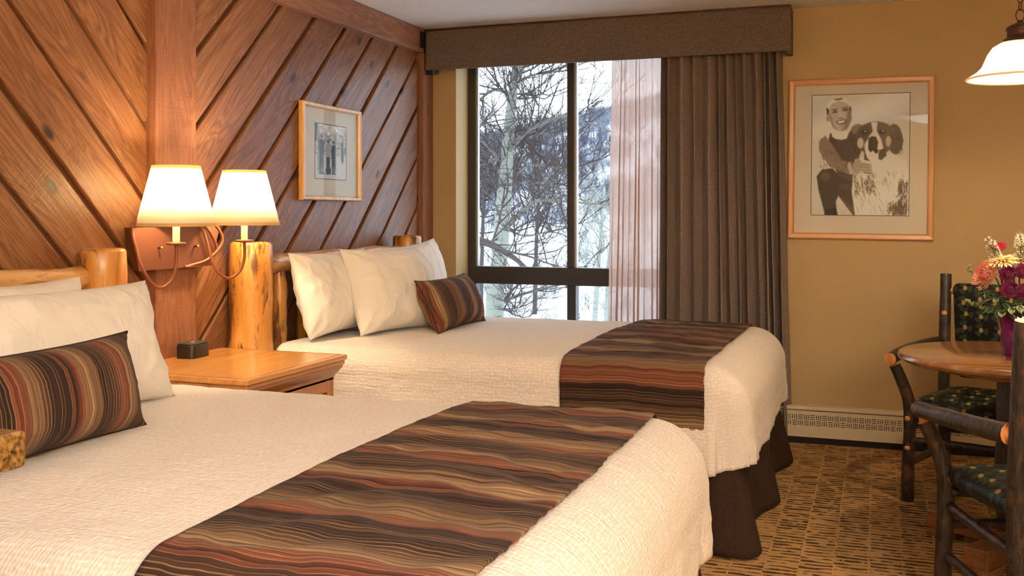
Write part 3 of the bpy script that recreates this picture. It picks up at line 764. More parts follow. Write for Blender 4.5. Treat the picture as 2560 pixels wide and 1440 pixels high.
def make_bed(yc, seed, label):
    root = tag(empty('log_bed', (0, yc, 0)), label, 'bed', 'queen beds with log headboards')
    px = .152
    pl = log(root, 'headboard_post', (px, -.80, 0), (px, -.80, 1.14), .100, .094, LOGW, seed, burl=((.52, .08, .1), (.68, -.06, .08)))
    pr = log(root, 'headboard_post', (px, .762, 0), (px, .762, 1.14), .088, .085, LOGW, seed + 1)
    log(root, 'headboard_rail', (.13, -.70, 1.045), (.13, .70, 1.055), .047, .041, LOGY, seed + 2, wob=.02)
    log(root, 'headboard_rail', (.13, -.70, .62), (.13, .70, .62), .045, .045, LOGY, seed + 3, wob=.01)
    for k in range(6):
        y = -.545 + k * .218
        sp = log(root, 'spindle', (.13, y, .60), (.13, y, 1.035), .037, .036, LOGW, seed + 10 + k, 12, 10, .012, False, ((0, -.4, .08), (1, -.4, .10)))
    bevel(MB().box((.25, -.745, .13), (2.22, .745, .34)).build('box_spring', m_plain('box_spring', (210, 200, 186), .9), root), .02, 3)
    bevel(MB().box((.24, -.70, .34), (2.20, .70, .684)).build('mattress', COTTON, root), .06, 4)
    for x in (.35, 2.1):
        for y in (-.65, .65): MB().box((x - .03, y - .03, 0), (x + .03, y + .03, .13)).build('bed_foot', BLACK, root)
    # pleated skirt: near side, foot, far side
    pts = []
    x1, yw = 2.255, .755
    n1 = 60
    for i in range(n1): pts.append((.3 + (x1 - .3) * i / n1, -yw, 0, -1))
    for i in range(9): a = -PI / 2 + PI / 2 * i / 8; pts.append((x1 - .03 + .03 * math.cos(a), -yw + .03 + .03 * math.sin(a), math.cos(a), math.sin(a)))
    n2 = 90
    for i in range(1, n2): pts.append((x1, -yw + .03 + (2 * yw - .06) * i / n2, 1, 0))
    for i in range(9): a = PI / 2 * i / 8; pts.append((x1 - .03 + .03 * math.cos(a), yw - .03 + .03 * math.sin(a), math.cos(a), math.sin(a)))
    for i in range(n1): pts.append((x1 - (x1 - .3) * (i + 1) / n1, yw, 0, 1))
    nv = 16; V = []
    for j in range(nv):
        t = j / (nv - 1)
        for (x, y, nx, ny) in pts:
            if nx > .5:
                wv = .5 + .5 * math.cos(2 * PI * (y - yw) / .755); off = t * (.012 + .075 * wv ** 1.3)
                if ny == 0:
                    for c0 in (-.3775, .3775): off -= .03 * t * math.exp(-((y - c0) / .018) ** 2)
            else:
                wv = .5 + .5 * math.cos(2 * PI * (x - x1) / .9); off = t * (.01 + .05 * wv)
                off -= .05 * t ** .6 * math.exp(-((x - (x1 - .13)) / .022) ** 2)
            off += .006 * t * fbm(x * 12, y * 12, seed)
            yy = y + ny * off
            lift = .035 * (t ** 3) * max(0, nx * ny) * 2
            V.append((x + nx * off, yy, .37 + (.012 - .37) * t + lift))
    m_ = len(pts); F = [(j * m_ + i, j * m_ + i + 1, (j + 1) * m_ + i + 1, (j + 1) * m_ + i) for j in range(nv - 1) for i in range(m_ - 1)]
    o = obj('bed_skirt', fastmesh('bed_skirt', V, F), SKIRT, root, True)
    md = o.modifiers.new('solid', 'SOLIDIFY'); md.thickness = .004
    return root
BED2, BED1 = Bed(-1.315, 3.3), Bed(-3.785, 8.1)
make_bed(-1.315, 31, 'log bed with white coverlet standing beside the window')
make_bed(-3.785, 61, 'log bed with white coverlet on the nightstand side away from the window')
def flap2(bx, ph, v, sg):
    # hanging side panel stops short of the foot corner, then the cloth is tucked in
    if sg > 0: return 0.
    f = sm(.10, .30, v); return f * (.022 * (1 - sm(.30, .42, ph)) - .012 * math.exp(-((ph - .62) / .25) ** 2)) if ph > 0 else f * .022
def addcover(bd, vs, vf, flap, label):
    o = obj('coverlet', cover_mesh(bd, vs, vf, flap), COVER, None, True)
    m = o.modifiers.new('solid', 'SOLIDIFY'); m.thickness = .006; m.offset = -1
    return tag(o, label, 'coverlet', 'white bed coverlets')
addcover(BED2, .40, .36, flap2, 'white matelasse coverlet on the bed beside the window')
addcover(BED1, .40, .36, flap2, 'white matelasse coverlet on the bed away from the window')
def addrunner(bd, x0, x1, seed, label):
    o = obj('bed_runner', runner_mesh(bd, x0, x1, .315, seed), RUNNER, None, True)
    m = o.modifiers.new('solid', 'SOLIDIFY'); m.thickness = .005; m.offset = 1
    return tag(o, label, 'bed runner', 'striped bed runners')
addrunner(BED2, 1.575, 2.14, 4.4, 'brown and rust striped runner across the bed beside the window')
addrunner(BED1, 1.61, 2.165, 9.7, 'brown and rust striped runner across the bed away from the window')

# pillows
def pillow_mesh(name, wd, ht, th, seed, nu=76, nv=56, wrinkle=.006, pinch=.07, sag=.0):
    V = []; UV = []; idx = [{}, {}]
    def prof(u, v):
        return ((1 - abs(u) ** 2.4) ** .62) * ((1 - abs(v) ** 2.4) ** .62)
    for side in (0, 1):
        sg = 1 if side == 0 else -1
        for j in range(nv):
            for i in range(nu):
                u = -1 + 2 * i / (nu - 1); v = -1 + 2 * j / (nv - 1)
                rim = i in (0, nu - 1) or j in (0, nv - 1)
                if side == 1 and rim: idx[1][(i, j)] = idx[0][(i, j)]; continue
                su = math.copysign(abs(u) ** .85, u); sv = math.copysign(abs(v) ** .85, v)
                x = wd / 2 * su * (1 - pinch * (1 - v * v) * u * u); y = ht / 2 * sv * (1 - pinch * (1 - u * u) * v * v)
                pr = prof(u, v); z = sg * th / 2 * pr
                e = max(abs(u), abs(v))
                z += wrinkle * fbm(x * 7 + seed, y * 7, seed + side * 4) * min(1, pr * 2.5)
                # creases radiating from the corners
                a = math.atan2(1.05 - abs(v), 1.05 - abs(u)); rr = math.hypot(1 - abs(u), 1 - abs(v))
                z += sg * wrinkle * .9 * math.sin(a * 9 + seed + 2 * fbm(u * 2, v * 2, seed)) * math.exp(-(rr / .55) ** 2) * min(1, pr * 3)
                ax = .5 + .5 * fbm(x * 2, y * 2, seed + 9.)
                rg = 1 - abs(fbm(x * 5 * ax + y * 7 + seed, y * 4 - x * 9 * ax, seed + side * 3., 2)) * 3.2
                z += sg * wrinkle * .9 * max(0, rg) ** 2 * min(1, pr * 2) * (.35 + .65 * e)
                if rim: z += wrinkle * .8 * fbm(x * 9, y * 9, seed)
                y -= sag * (1 - v) * .5 * th * 0
                idx[side][(i, j)] = len(V); V.append((x, y, z)); UV.append((x, y))
    F = []
    for side in (0, 1):
        for j in range(nv - 1):
            for i in range(nu - 1):
                q = [idx[side][k] for k in ((i, j), (i + 1, j), (i + 1, j + 1), (i, j + 1))]
                F.append(tuple(q) if side == 0 else tuple(reversed(q)))
    me = fastmesh(name, V, F); ul = me.uv_layers.new(name='uv')
    ix = np.empty(len(me.loops), dtype=np.int32); me.loops.foreach_get('vertex_index', ix)
    ul.data.foreach_set('uv', np.array(UV, dtype=np.float32)[ix].ravel()); return me
def put_pillow(o, bottom, lean, yaw, ht, roll=0.):
    """bottom-edge centre on the bed; leans back by `lean` from vertical, yaw turns it about z"""
    B = Vector(bottom)
    wax = Vector((-math.sin(yaw) * -1, math.cos(yaw), 0)) if False else Vector((math.sin(yaw), math.cos(yaw), 0))
    back = Vector((-math.cos(yaw), math.sin(yaw), 0))
    up = Vector((0, 0, 1)) * math.cos(lean) + back * math.sin(lean)
    nrm = wax.cross(up)
    M = Matrix.Rotation(0, 4, 'X'); M = Matrix(((wax.x, up.x, nrm.x, 0), (wax.y, up.y, nrm.y, 0), (wax.z, up.z, nrm.z, 0), (0, 0, 0, 1)))
    if roll: M = M @ Matrix.Rotation(roll, 4, 'Z')
    o.matrix_world = Matrix.Translation(B + up * (ht / 2)) @ M
def pillow(bottom, wd, ht, th, lean, yaw, seed, label, roll=0., accent=False):
    name = 'accent_pillow' if accent else 'pillow'
    o = obj(name, pillow_mesh(name, wd, ht, th, seed, wrinkle=.004 if accent else .0105, pinch=.10 if accent else .085), ACCENT if accent else COTTON, None, True)
    put_pillow(o, bottom, math.radians(lean), math.radians(yaw), ht, math.radians(roll))
    if accent:
        c = MB(); m = 60; pth = []
        for q in range(m + 1):
            t = q / m * 4; sd = int(t) % 4; f = t - int(t)
            u, v = [(-1 + 2 * f, -1), (1, -1 + 2 * f), (1 - 2 * f, 1), (-1, 1 - 2 * f)][sd]
            pth.append((wd / 2 * math.copysign(abs(u) ** .85, u) * (1 - .10 * (1 - v * v) * u * u), ht / 2 * math.copysign(abs(v) ** .85, v) * (1 - .10 * (1 - u * u) * v * v), 0))
        c.tube(pth, .0035, 6, False); c.build('piping', m_plain('pillow_piping', (58, 38, 34), .8), o, True)
    return tag(o, label, 'pillow', 'striped accent pillows' if accent else 'white bed pillows')
zt = ZT + .012
pillow((.37, -1.645, zt), .70, .405, .21, 15, 0, 1.3, 'white pillow propped against headboard rail of the window bed, overlapped by another')
pillow((.60, -1.52, zt), .53, .43, .24, 21, 20, 4.1, 'plump white pillow leaning on another, next to striped accent pillow on window bed')
pillow((.42, -.885, zt), .69, .42, .20, 13, 0, 7.7, 'white pillow nearest the window, behind the striped accent pillow', roll=3)
pillow((.80, -1.245, zt), .66, .275, .19, 26, -2, 2.2, 'brown striped accent pillow on the bed beside the window', accent=True)
pillow((.36, -3.60, zt), .70, .37, .20, 14, 0, 5.3, 'white pillow behind another against the log rail, bed away from the window')
pillow((.68, -3.71, zt), .78, .375, .23, 18, 4, 9.4, 'large white pillow behind the striped accent pillow, bed away from window')
pillow((.93, -4.05, zt), .70, .255, .21, 14, -2, 6.5, 'brown striped accent pillow on the bed away from the window', accent=True)

# ------------------------------------------------------------------ nightstand
ns = tag(empty('nightstand', (.085, -2.582, 0)), 'honey maple nightstand with moulded top between the two beds', 'nightstand')
NW, ND, NH = .35, .615, .70
bevel(MB().box((.0, -NW, NH - .022), (ND, NW, NH)).build('top', MAPLE_T, ns), .006, 3)
bevel(MB().box((.0, -NW + .008, NH - .040), (ND - .008, NW - .008, NH - .022)).build('top_edge', MAPLE_B, ns), .004, 3)
ln = MB()
ln.box((0, -NW + .020, NH), (ND - .02, -NW + .0225, NH + .0004)).box((0, NW - .0225, NH), (ND - .02, NW - .02, NH + .0004)).box((ND - .0225, -NW + .02, NH), (ND - .02, NW - .02, NH + .0004))
ln.build('inlay_line', m_plain('dark_inlay', (92, 54, 24), .5), ns)
# cove moulding swept round three sides
prof = [(.028, -.040), (.026, -.052), (.016, -.066), (.006, -.078), (0, -.092), (0, -.100)]
V = []; F = []
bx, by = ND - .045, NW - .035
for d, z in prof:
    for c in ((0, -by - d), (bx + d, -by - d), (bx + d, by + d), (0, by + d)): V.append((c[0], c[1], NH + z))
for i in range(len(prof) - 1):
    for k in range(3): F.append((i * 4 + k, (i + 1) * 4 + k, (i + 1) * 4 + k + 1, i * 4 + k + 1))
MB().add(V, F).build('cove_moulding', MAPLE_B, ns)
bevel(MB().box((.0, -by, .06), (bx - .02, by, NH - .04)).build('carcass', MAPLE_B, ns), .002)
for s in (-1, 1): bevel(MB().box((bx - .02, min(s * by, s * (by - .05)), .06), (bx, max(s * by, s * (by - .05)), NH - .04)).build('stile', MAPLE_V, ns), .003)
MB().box((bx - .02, -by + .05, NH - .145), (bx, by - .05, NH - .04)).build('rail', MAPLE_B, ns)
MB().box((bx - .02, -by + .05, .06), (bx, by - .05, .12)).build('rail', MAPLE_B, ns)
for z0, z1 in ((.345, NH - .152), (.128, .337)):
    d = bevel(MB().box((bx - .016, -by + .056, z0), (bx - .004, by - .056, z1)).build('drawer', MAPLE_B, ns), .006, 3)
    MB().lathe([(0, .024), (.012, .022), (.016, .014), (.008, .006), (.008, 0), (0, 0)], 16).build('knob', BRASS, d, True).matrix_local = Matrix.Translation((bx - .004, 0, (z0 + z1) / 2)) @ Matrix.Rotation(PI / 2, 4, 'Y')
MB().box((.02, -by + .02, 0), (bx - .04, by - .02, .06)).build('plinth', DARK, ns)

# outlet block
ob = tag(empty('power_block', (.152, -2.515, NH + .0005), math.radians(4)), 'small dark brown power outlet block on the nightstand', 'power block')
def rrect(w_, h_, r, n=5):
    P = []
    for cx, cy, a0 in ((w_ / 2 - r, h_ / 2 - r, 0), (-w_ / 2 + r, h_ / 2 - r, PI / 2), (-w_ / 2 + r, -h_ / 2 + r, PI), (w_ / 2 - r, -h_ / 2 + r, 3 * PI / 2)):
        for i in range(n + 1): a = a0 + PI / 2 * i / n; P.append((cx + r * math.cos(a), cy + r * math.sin(a)))
    return P
autosmooth(bevel(MB().prism(rrect(.085, .125, .022), 0, .052).build('housing', GREY, ob), .003))
autosmooth(bevel(MB().prism(rrect(.079, .119, .020), .052, .060).build('lid', m_plain('block_lid', (66, 56, 48), .4), ob), .003))
for y in (-.034, .034):
    for x, q in ((-.012, .008), (.012, .008)): MB().box((x - .0015, y - q / 2, .060), (x + .0015, y + q / 2, .0605)).build('socket_slot', BLACK, ob)
for y in (-.006, .007): MB().box((-.004, y - .004, .060), (.004, y + .004, .0608)).build('charge_port', m_plain('port_light', (230, 214, 196), .4), ob)

# ------------------------------------------------------------------ sconce
SCY, SCX = -2.575, .08
sc = tag(empty('wall_sconce', (SCX, SCY, 1.06)), 'rust brown double arm wall sconce with two lit cream shades', 'wall lamp')
V = []
for (hw, z) in ((.222, 0.), (.270, .165)):
    V += [(0, -hw + .018, z), (.045, -hw, z), (.045, hw, z), (0, hw - .018, z)]
MB().add(V, [(0, 1, 5, 4), (1, 2, 6, 5), (2, 3, 7, 6), (4, 5, 6, 7), (3, 2, 1, 0), (0, 4, 7, 3)]).build('back_plate', PLATE, sc)
for y in (-.115, .105):
    o = MB().lathe([(0, .022), (.006, .020), (.007, .014), (.004, .012), (.004, 0), (0, 0)], 12).build('knob', BRASS, sc, True)
    o.matrix_local = Matrix.Translation((.045, y, .085)) @ Matrix.Rotation(PI / 2, 4, 'Y')
def smooth_path(P, n=8):
    P = [Vector(p) for p in P]; out = []
    for i in range(len(P) - 1):
        a, b_, c, d = P[max(i - 1, 0)], P[i], P[i + 1], P[min(i + 2, len(P) - 1)]
        for k in range(n):
            t = k / n; out.append(.5 * ((2 * b_) + (c - a) * t + (2 * a - 5 * b_ + 4 * c - d) * t * t + (3 * b_ - a - 3 * c + d) * t ** 3))
    out.append(P[-1]); return out
LX = .185                    # lamp distance in front of sconce origin
def lamp_arm(ylamp, ylow, side):
    # scroll from the plate foot, over the top, down and up into the candle cup
    if side < 0:
        pts = [(.05, .06, .006), (.07, .16, .03), (.085, .235, .10), (.075, .20, .17), (.06, .10, .205), (.055, -.06, .215), (.065, -.20, .215), (.10, ylow + .012, .17), (.13, ylow, .08), (.15, ylow + .004, .02), (.168, ylow + .035, -.038), (.178, (ylow + ylamp) / 2, -.058), (LX, ylamp - .025, -.03), (LX, ylamp, .03), (LX, ylamp, .098)]
    else:
        pts = [(.05, .04, .004), (.06, .14, .012), (.075, .205, .06), (.075, .185, .12), (.065, .13, .18), (.055, .06, .212), (.06, ylow - .02, .205), (.10, ylow, .15), (.135, ylow, .06), (.152, ylow + .02, -.012), (.165, (ylow + ylamp) / 2, -.048), (.178, ylamp - .025, -.022), (LX, ylamp, .03), (LX, ylamp, .098)]
    MB().tube(smooth_path(pts), .0062, 8).build('arm', COPPER, sc, True)
LAMPS = []
for side, yl_, ylow in ((-1, -.185, -.335), (1, .248, .085)):
    lamp_arm(yl_, ylow, side)
    z0 = .098
    MB().lathe([(0, 0), (.034, .002), (.037, .007), (.034, .011), (.012, .012), (0, .012)], 24, (LX, yl_, z0)).build('candle_cup', COPPER, sc, True)
    MB().lathe([(.0135, .012), (.0135, .090), (0, .090)], 18, (LX, yl_, z0)).build('candle_sleeve', CANDLE, sc, True)
    zb = z0 + .072; hs = .228; rb, rt = .146, .088
    shade = MB().lathe([(rb, zb), (rt, zb + hs)], 48, (LX, yl_, 0)).build('lamp_shade', SHADE, sc, True)
    m = shade.modifiers.new('solid', 'SOLIDIFY'); m.thickness = .002
    for r0, r1, za, zc in ((rb + .001, rb - .003, zb, zb + .012), (rt + .003, rt + .001, zb + hs - .012, zb + hs)):
        MB().lathe([(r0, za), (r1, zc)], 48, (LX, yl_, 0)).build('shade_trim', SHTRIM, shade, True)
    MB().lathe([(0, .088), (.010, .09), (.012, .10), (.022, .125), (.026, .145), (.020, .165), (.008, .175), (0, .176)], 16, (LX, yl_, z0)).build('bulb', BULB, sc, True)
    LAMPS.append((LX, yl_, z0 + .215))
for q in LAMPS:
    ld = bpy.data.lights.new('sconce_bulb_light', 'POINT'); ld.energy = SCONCE_W; ld.color = (1., .79, .52); ld.shadow_soft_size = .03
    lo = bpy.data.objects.new('sconce_bulb_light', ld); col.objects.link(lo); lo.parent = sc; lo.location = q

# ------------------------------------------------------------------ pendant
PX, PY = 3.25, -1.70
pn = tag(empty('pendant_lamp', (PX, PY, 1.784)), 'hanging pendant lamp with lit white bell glass shade above the table', 'pendant lamp')
prof = [(.184, 0), (.176, .010), (.150, .026), (.132, .045), (.122, .068), (.112, .092), (.094, .118), (.064, .136)]
o = MB().lathe(prof, 48).build('shade', OPAL, pn, True); m = o.modifiers.new('solid', 'SOLIDIFY'); m.thickness = .004
o2 = MB().lathe([(.187, -.004), (.190, 0), (.187, .004), (.182, 0)], 48, closed=True).build('rim_band', OPAL, o, True)
MB().lathe([(.068, .130), (.056, .148), (.046, .152), (.044, .176), (.050, .182), (.046, .192), (.030, .202), (.012, .208), (.010, .216), (0, .216)], 32).build('socket_cap', BRONZE, pn, True)
zc = .214; k = 0
while zc < RZ - 1.784 - .03:
    R_ = .020 if k == 0 else .013; hl = .022 if k == 0 else .017
    pth = [(R_ * .8 * math.cos(a), 0, zc + hl + hl * math.sin(a)) for a in [2 * PI * i / 20 for i in range(21)]]
    c = MB().tube(pth, .0022, 6, False).build('chain_link', BRONZE, pn, True); c.rotation_euler = (0, 0, PI / 2 * (k % 2) + .3); zc += 2 * hl - .005; k += 1
MB().lathe([(0, RZ - 1.784 - .035), (.02, RZ - 1.784 - .033), (.055, RZ - 1.784 - .012), (.06, RZ - 1.784 - .001)], 32).build('ceiling_canopy', BRONZE, pn, True)
MB().lathe([(0, .036), (.022, .042), (.030, .062), (.026, .085), (.014, .105), (.013, .135)], 16).build('bulb', BULB, pn, True)
ld = bpy.data.lights.new('pendant_bulb_light', 'POINT'); ld.energy = PENDANT_W; ld.color = (1., .74, .44); ld.shadow_soft_size = .035
lo = bpy.data.objects.new('pendant_bulb_light', ld); col.objects.link(lo); lo.parent = pn; lo.location = (0, 0, .02)

# ------------------------------------------------------------------ ceiling lamps added as fill light, unseen behind the camera
CE = G('fill_dome').set(lin((255, 246, 232)), .5, Emission_Color=(1., .97, .93, 1), Emission_Strength=CEIL_FILL_E)
for x, y, lab in ((3.3, -6.6, 'added round ceiling fill lamp by the entry wall'), (1.6, -6.7, 'added round ceiling fill lamp over the kitchen counter')):
    cl = tag(empty('ceiling_fill_lamp', (x, y, RZ)), lab, 'ceiling fill lamp', 'added round fill domes')
    MB().lathe([(0, -.001), (.24, -.001), (.24, -.03), (.22, -.035), (0, -.035)], 40).build('lamp_base', BRONZE, cl, True)
    MB().lathe([(.22, -.036), (.205, -.065), (.15, -.095), (.07, -.112), (0, -.115)], 40).build('dome', CE, cl, True)

# ------------------------------------------------------------------ torchiere added out of view to bounce fill light off the ceiling
TX, TY = 4.3, -6.9
tc = tag(empty('floor_fill_lamp', (TX, TY, 0)), 'added bronze torchiere throwing fill light onto the ceiling', 'floor fill lamp')
MB().lathe([(0, 0), (.14, 0), (.14, .012), (.03, .03), (.012, .04), (0, .04)], 32).build('base', BRONZE, tc, True)
MB().lathe([(.011, .03), (.011, 1.72)], 16).build('pole', BRONZE, tc, True)
o = MB().lathe([(.015, 1.70), (.08, 1.715), (.15, 1.75), (.185, 1.80)], 40).build('bowl', BRONZE, tc, True); m = o.modifiers.new('solid', 'SOLIDIFY'); m.thickness = .003
MB().lathe([(0, 1.705), (.012, 1.708), (.016, 1.715), (.010, 1.722), (0, 1.724)], 16).build('bulb', BULB, tc, True)
ld = bpy.data.lights.new('torchiere_fill_light', 'POINT'); ld.energy = TORCH_FILL_W; ld.color = (1., .99, .97); ld.shadow_soft_size = .03
lo = bpy.data.objects.new('torchiere_fill_light', ld); col.objects.link(lo); lo.parent = tc; lo.location = (0, 0, 1.758)

# ------------------------------------------------------------------ table
tb = tag(empty('round_table', (3.262, -1.705, 0)), 'round wooden table on a dark log pedestal under the pendant lamp', 'table')
autosmooth(MB().lathe([(0, .716), (.425, .716), (.437, .722), (.442, .732), (.438, .743), (.430, .748), (0, .748)], 72).build('tabletop', TABLEW, tb))
bevel(MB().prism([(.30 * math.cos(a), .30 * math.sin(a)) for a in [PI / 8 + PI / 4 * i for i in range(8)]], .683, .716).build('sub_top', MAPLE_B, tb), .01)
log(tb, 'pedestal_log', (0, 0, .10), (0, 0, .683), .098, .092, BARK, 77, 18, 16, .006, False)
for k in range(2):
    o = MB().box((-.36, -.045, .03), (.36, .045, .10)).build('foot_beam', FOOTW, tb); o.rotation_euler = (0, 0, math.radians(58) + k * PI / 2)
    if k: o.location.z = .0
    bevel(o, .006)
    for s in (-1, 1):
        f = bevel(MB().box((s * .30 - .05, -.05, 0), (s * .30 + .05, .05, .03)).build('foot_pad', FOOTW, o), .004)

# ------------------------------------------------------------------ chairs
def cushion(name, pts, z0, z1, dome, parent, mat, flat=True):
    """soft pad over a rounded plan outline"""
    n = len(pts); cx = sum(p[0] for p in pts) / n; cy = sum(p[1] for p in pts) / n
    prof = [(0., z0), (.90, z0), (.97, z0 + .12 * (z1 - z0)), (1., z0 + .4 * (z1 - z0)), (.985, z0 + .7 * (z1 - z0)), (.93, z1 - .004), (.8, z1 + dome * .4), (.55, z1 + dome * .8), (.25, z1 + dome), (0., z1 + dome * 1.03)]
    V = []; F = []; UV = []
    for s, z in prof:
        for x, y in pts:
            V.append((cx + (x - cx) * s, cy + (y - cy) * s, z)); q = 1 + max(0, (z1 - z)) * .8; UV.append((cx + (x - cx) * s * q + (.0 if z >= z0 else 0), cy + (y - cy) * s * q + (z1 - z) * .6))
    for i in range(len(prof) - 1):
        for k in range(n): F.append((i * n + k, i * n + (k + 1) % n, (i + 1) * n + (k + 1) % n, (i + 1) * n + k))
    me = fastmesh(name, V, F); ul = me.uv_layers.new(name='uv'); ix = np.empty(len(me.loops), dtype=np.int32); me.loops.foreach_get('vertex_index', ix)
    ul.data.foreach_set('uv', np.array(UV, dtype=np.float32)[ix].ravel())
    return obj(name, me, mat, parent, True)
def make_chair(loc, rz, label):
    """hickory armchair; local +y is the way the sitter faces"""
    c = tag(empty('log_armchair', loc, rz), label, 'chair', 'dark hickory log armchairs')
    def br(name, path, rad, seed, n=12, caps=True, seg=6):
        P = smooth_path(path, seg); r = [rad[0] + (rad[-1] - rad[0]) * i / (len(P) - 1) for i in range(len(P))]
        r = [q * (1 + .06 * fbm(i * .35, seed, 2.)) for i, q in enumerate(r)]
        return autosmooth(MB().tube(P, r, n, True, .015, seed, 0, 1).build(name, [BARK, TENON], c, True), .8)
    def peg(parent, p0, p1, r0=.018, r1=.011):
        P0, P1 = Vector(p0), Vector(p1); MB().tube([P0, P0.lerp(P1, .5), P1], [r0, r0 * .8, r1], 10).build('tenon', TENON, parent, True)
    for s in (-1, 1):
        fl = br('front_leg', [(s * .265, .235, 0), (s * .262, .235, .16), (s * .255, .232, .34), (s * .262, .232, .45), (s * .292, .236, .54), (s * .318, .240, .60)], (.028, .025), 3 + s)
        ar = br('arm_rest', [(s * .325, .285, .632), (s * .318, .10, .645), (s * .285, -.09, .655), (s * .242, -.225, .66)], (.026, .031), 7 + s)
        peg(fl, (s * .316, .240, .595), (s * .322, .243, .628), .021, .014); peg(ar, (s * .248, -.205, .66), (s * .228, -.25, .662), .026, .012)
        bp = br('back_post', [(s * .225, -.225, 0), (s * .222, -.225, .22), (s * .225, -.232, .46), (s * .228, -.262, .75), (s * .232, -.30, .985)], (.030, .026), 11 + s)
        for kz, a in ((.60, 1.2), (.30, 1.9), (.80, 1.0)):
            MB().lathe([(0, .006), (.009, .004), (.013, 0)], 10).build('knot', TENON, bp, True).matrix_local = Matrix.Translation((s * .226 + .024 * s * -1 * math.cos(a) * 0, -.225 - (.04 * (kz - .46) / .3 if kz > .46 else 0) + .026, kz)) @ Matrix.Rotation(-PI / 2, 4, 'X')
        for kz in (.24, .37): MB().lathe([(0, .006), (.008, .004), (.012, 0)], 10).build('knot', TENON, fl, True).matrix_local = Matrix.Translation((s * .259, .258, kz)) @ Matrix.Rotation(-PI / 2, 4, 'X')
        st = br('side_stretcher', [(s * .255, .215, .17), (s * .245, 0, .165), (s * .226, -.205, .16)], (.016, .018), 21 + s)
        peg(st, (s * .255, .212, .17), (s * .259, .232, .17), .013, .009)
        st = br('side_stretcher', [(s * .248, .212, .33), (s * .24, 0, .325), (s * .226, -.205, .32)], (.016, .017), 25 + s)
    for y, z, hw, sd in ((.232, .27, .245, 31), (-.226, .25, .205, 33), (.225, .375, .245, 35), (-.232, .40, .205, 37)):
        br('cross_stretcher', [(-hw, y, z), (0, y, z + .004), (hw, y, z)], (.017, .017), sd)
    for z, y in ((.905, -.29), (.53, -.243)):
        st = br('back_rail', [(-.195, y, z), (0, y - .01, z + .006), (.195, y, z)], (.02, .02), int(z * 100))
        for s in (-1, 1): peg(st, (s * .19, y, z), (s * .222, y, z), .018, .011)
    pts = []
    for cx, cy, a0, r in ((.20, .215, 0, .06), (-.20, .215, PI / 2, .06), (-.165, -.165, PI, .05), (.165, -.165, 3 * PI / 2, .05)):
        for i in range(7): a = a0 + PI / 2 * i / 6; pts.append((cx + r * math.cos(a), cy + r * math.sin(a)))
    cushion('seat_cushion', pts, .395, .455, .030, c, PINE)
    bpz = []
    for cx, cy, a0, r in ((.150, .20, 0, .03), (-.150, .20, PI / 2, .03), (-.150, -.20, PI, .03), (.150, -.20, 3 * PI / 2, .03)):
        for i in range(6): a = a0 + PI / 2 * i / 5; bpz.append((cx + r * math.cos(a), cy + r * math.sin(a)))
    bk = cushion('back_cushion', bpz, -.022, .018, .012, c, PINE)
    bk.location = (0, -.252, .722); bk.rotation_euler = (-PI / 2 + math.radians(8) + 0, 0, PI)
    return c
make_chair((3.195, -.93, 0), math.radians(163), 'dark log armchair with pinecone cushions, back to tan wall')
make_chair((3.266, -2.485, 0), math.radians(16), 'dark log armchair with pinecone seat, back turned to the kitchen counter')

# ------------------------------------------------------------------ vase and flowers
VZ = .7485
vs_ = MB(); nfa = 14; rows = [(.046, 0.), (.052, .004), (.058, .034), (.063, .064), (.067, .094), (.070, .124), (.072, .150)]
V = []; F = []
for i, (r, z) in enumerate(rows):
    for k in range(nfa):
        a = 2 * PI * (k + .5 * (i % 2)) / nfa; r_ = r * (1.05 if 0 < i < len(rows) - 1 and k % 2 == (i // 2) % 2 else .97); V.append((r_ * math.cos(a), r_ * math.sin(a), z))
for i in range(len(rows) - 1):
    for k in range(nfa):
        k2 = (k + 1) % nfa
        if i % 2 == 0: F += [(i * nfa + k, i * nfa + k2, (i + 1) * nfa + k), (i * nfa + k2, (i + 1) * nfa + k2, (i + 1) * nfa + k)]
        else: F += [(i * nfa + k, (i + 1) * nfa + k2, (i + 1) * nfa + k), (i * nfa + k, i * nfa + k2, (i + 1) * nfa + k2)]
F.append(tuple(reversed(range(nfa))))
VX, VYY = 3.245, -1.70
PURP = G('purple_glass').set(lin((150, 40, 120)), .06, Transmission_Weight=.55, IOR=1.45, Coat_Weight=.5)
o = vs_.add(V, F).build('vase', PURP); o.location = (VX, VYY, VZ); tag(o, 'faceted purple glass vase standing on the round table', 'vase')
m = o.modifiers.new('solid', 'SOLIDIFY'); m.thickness = .005; m.offset = -1

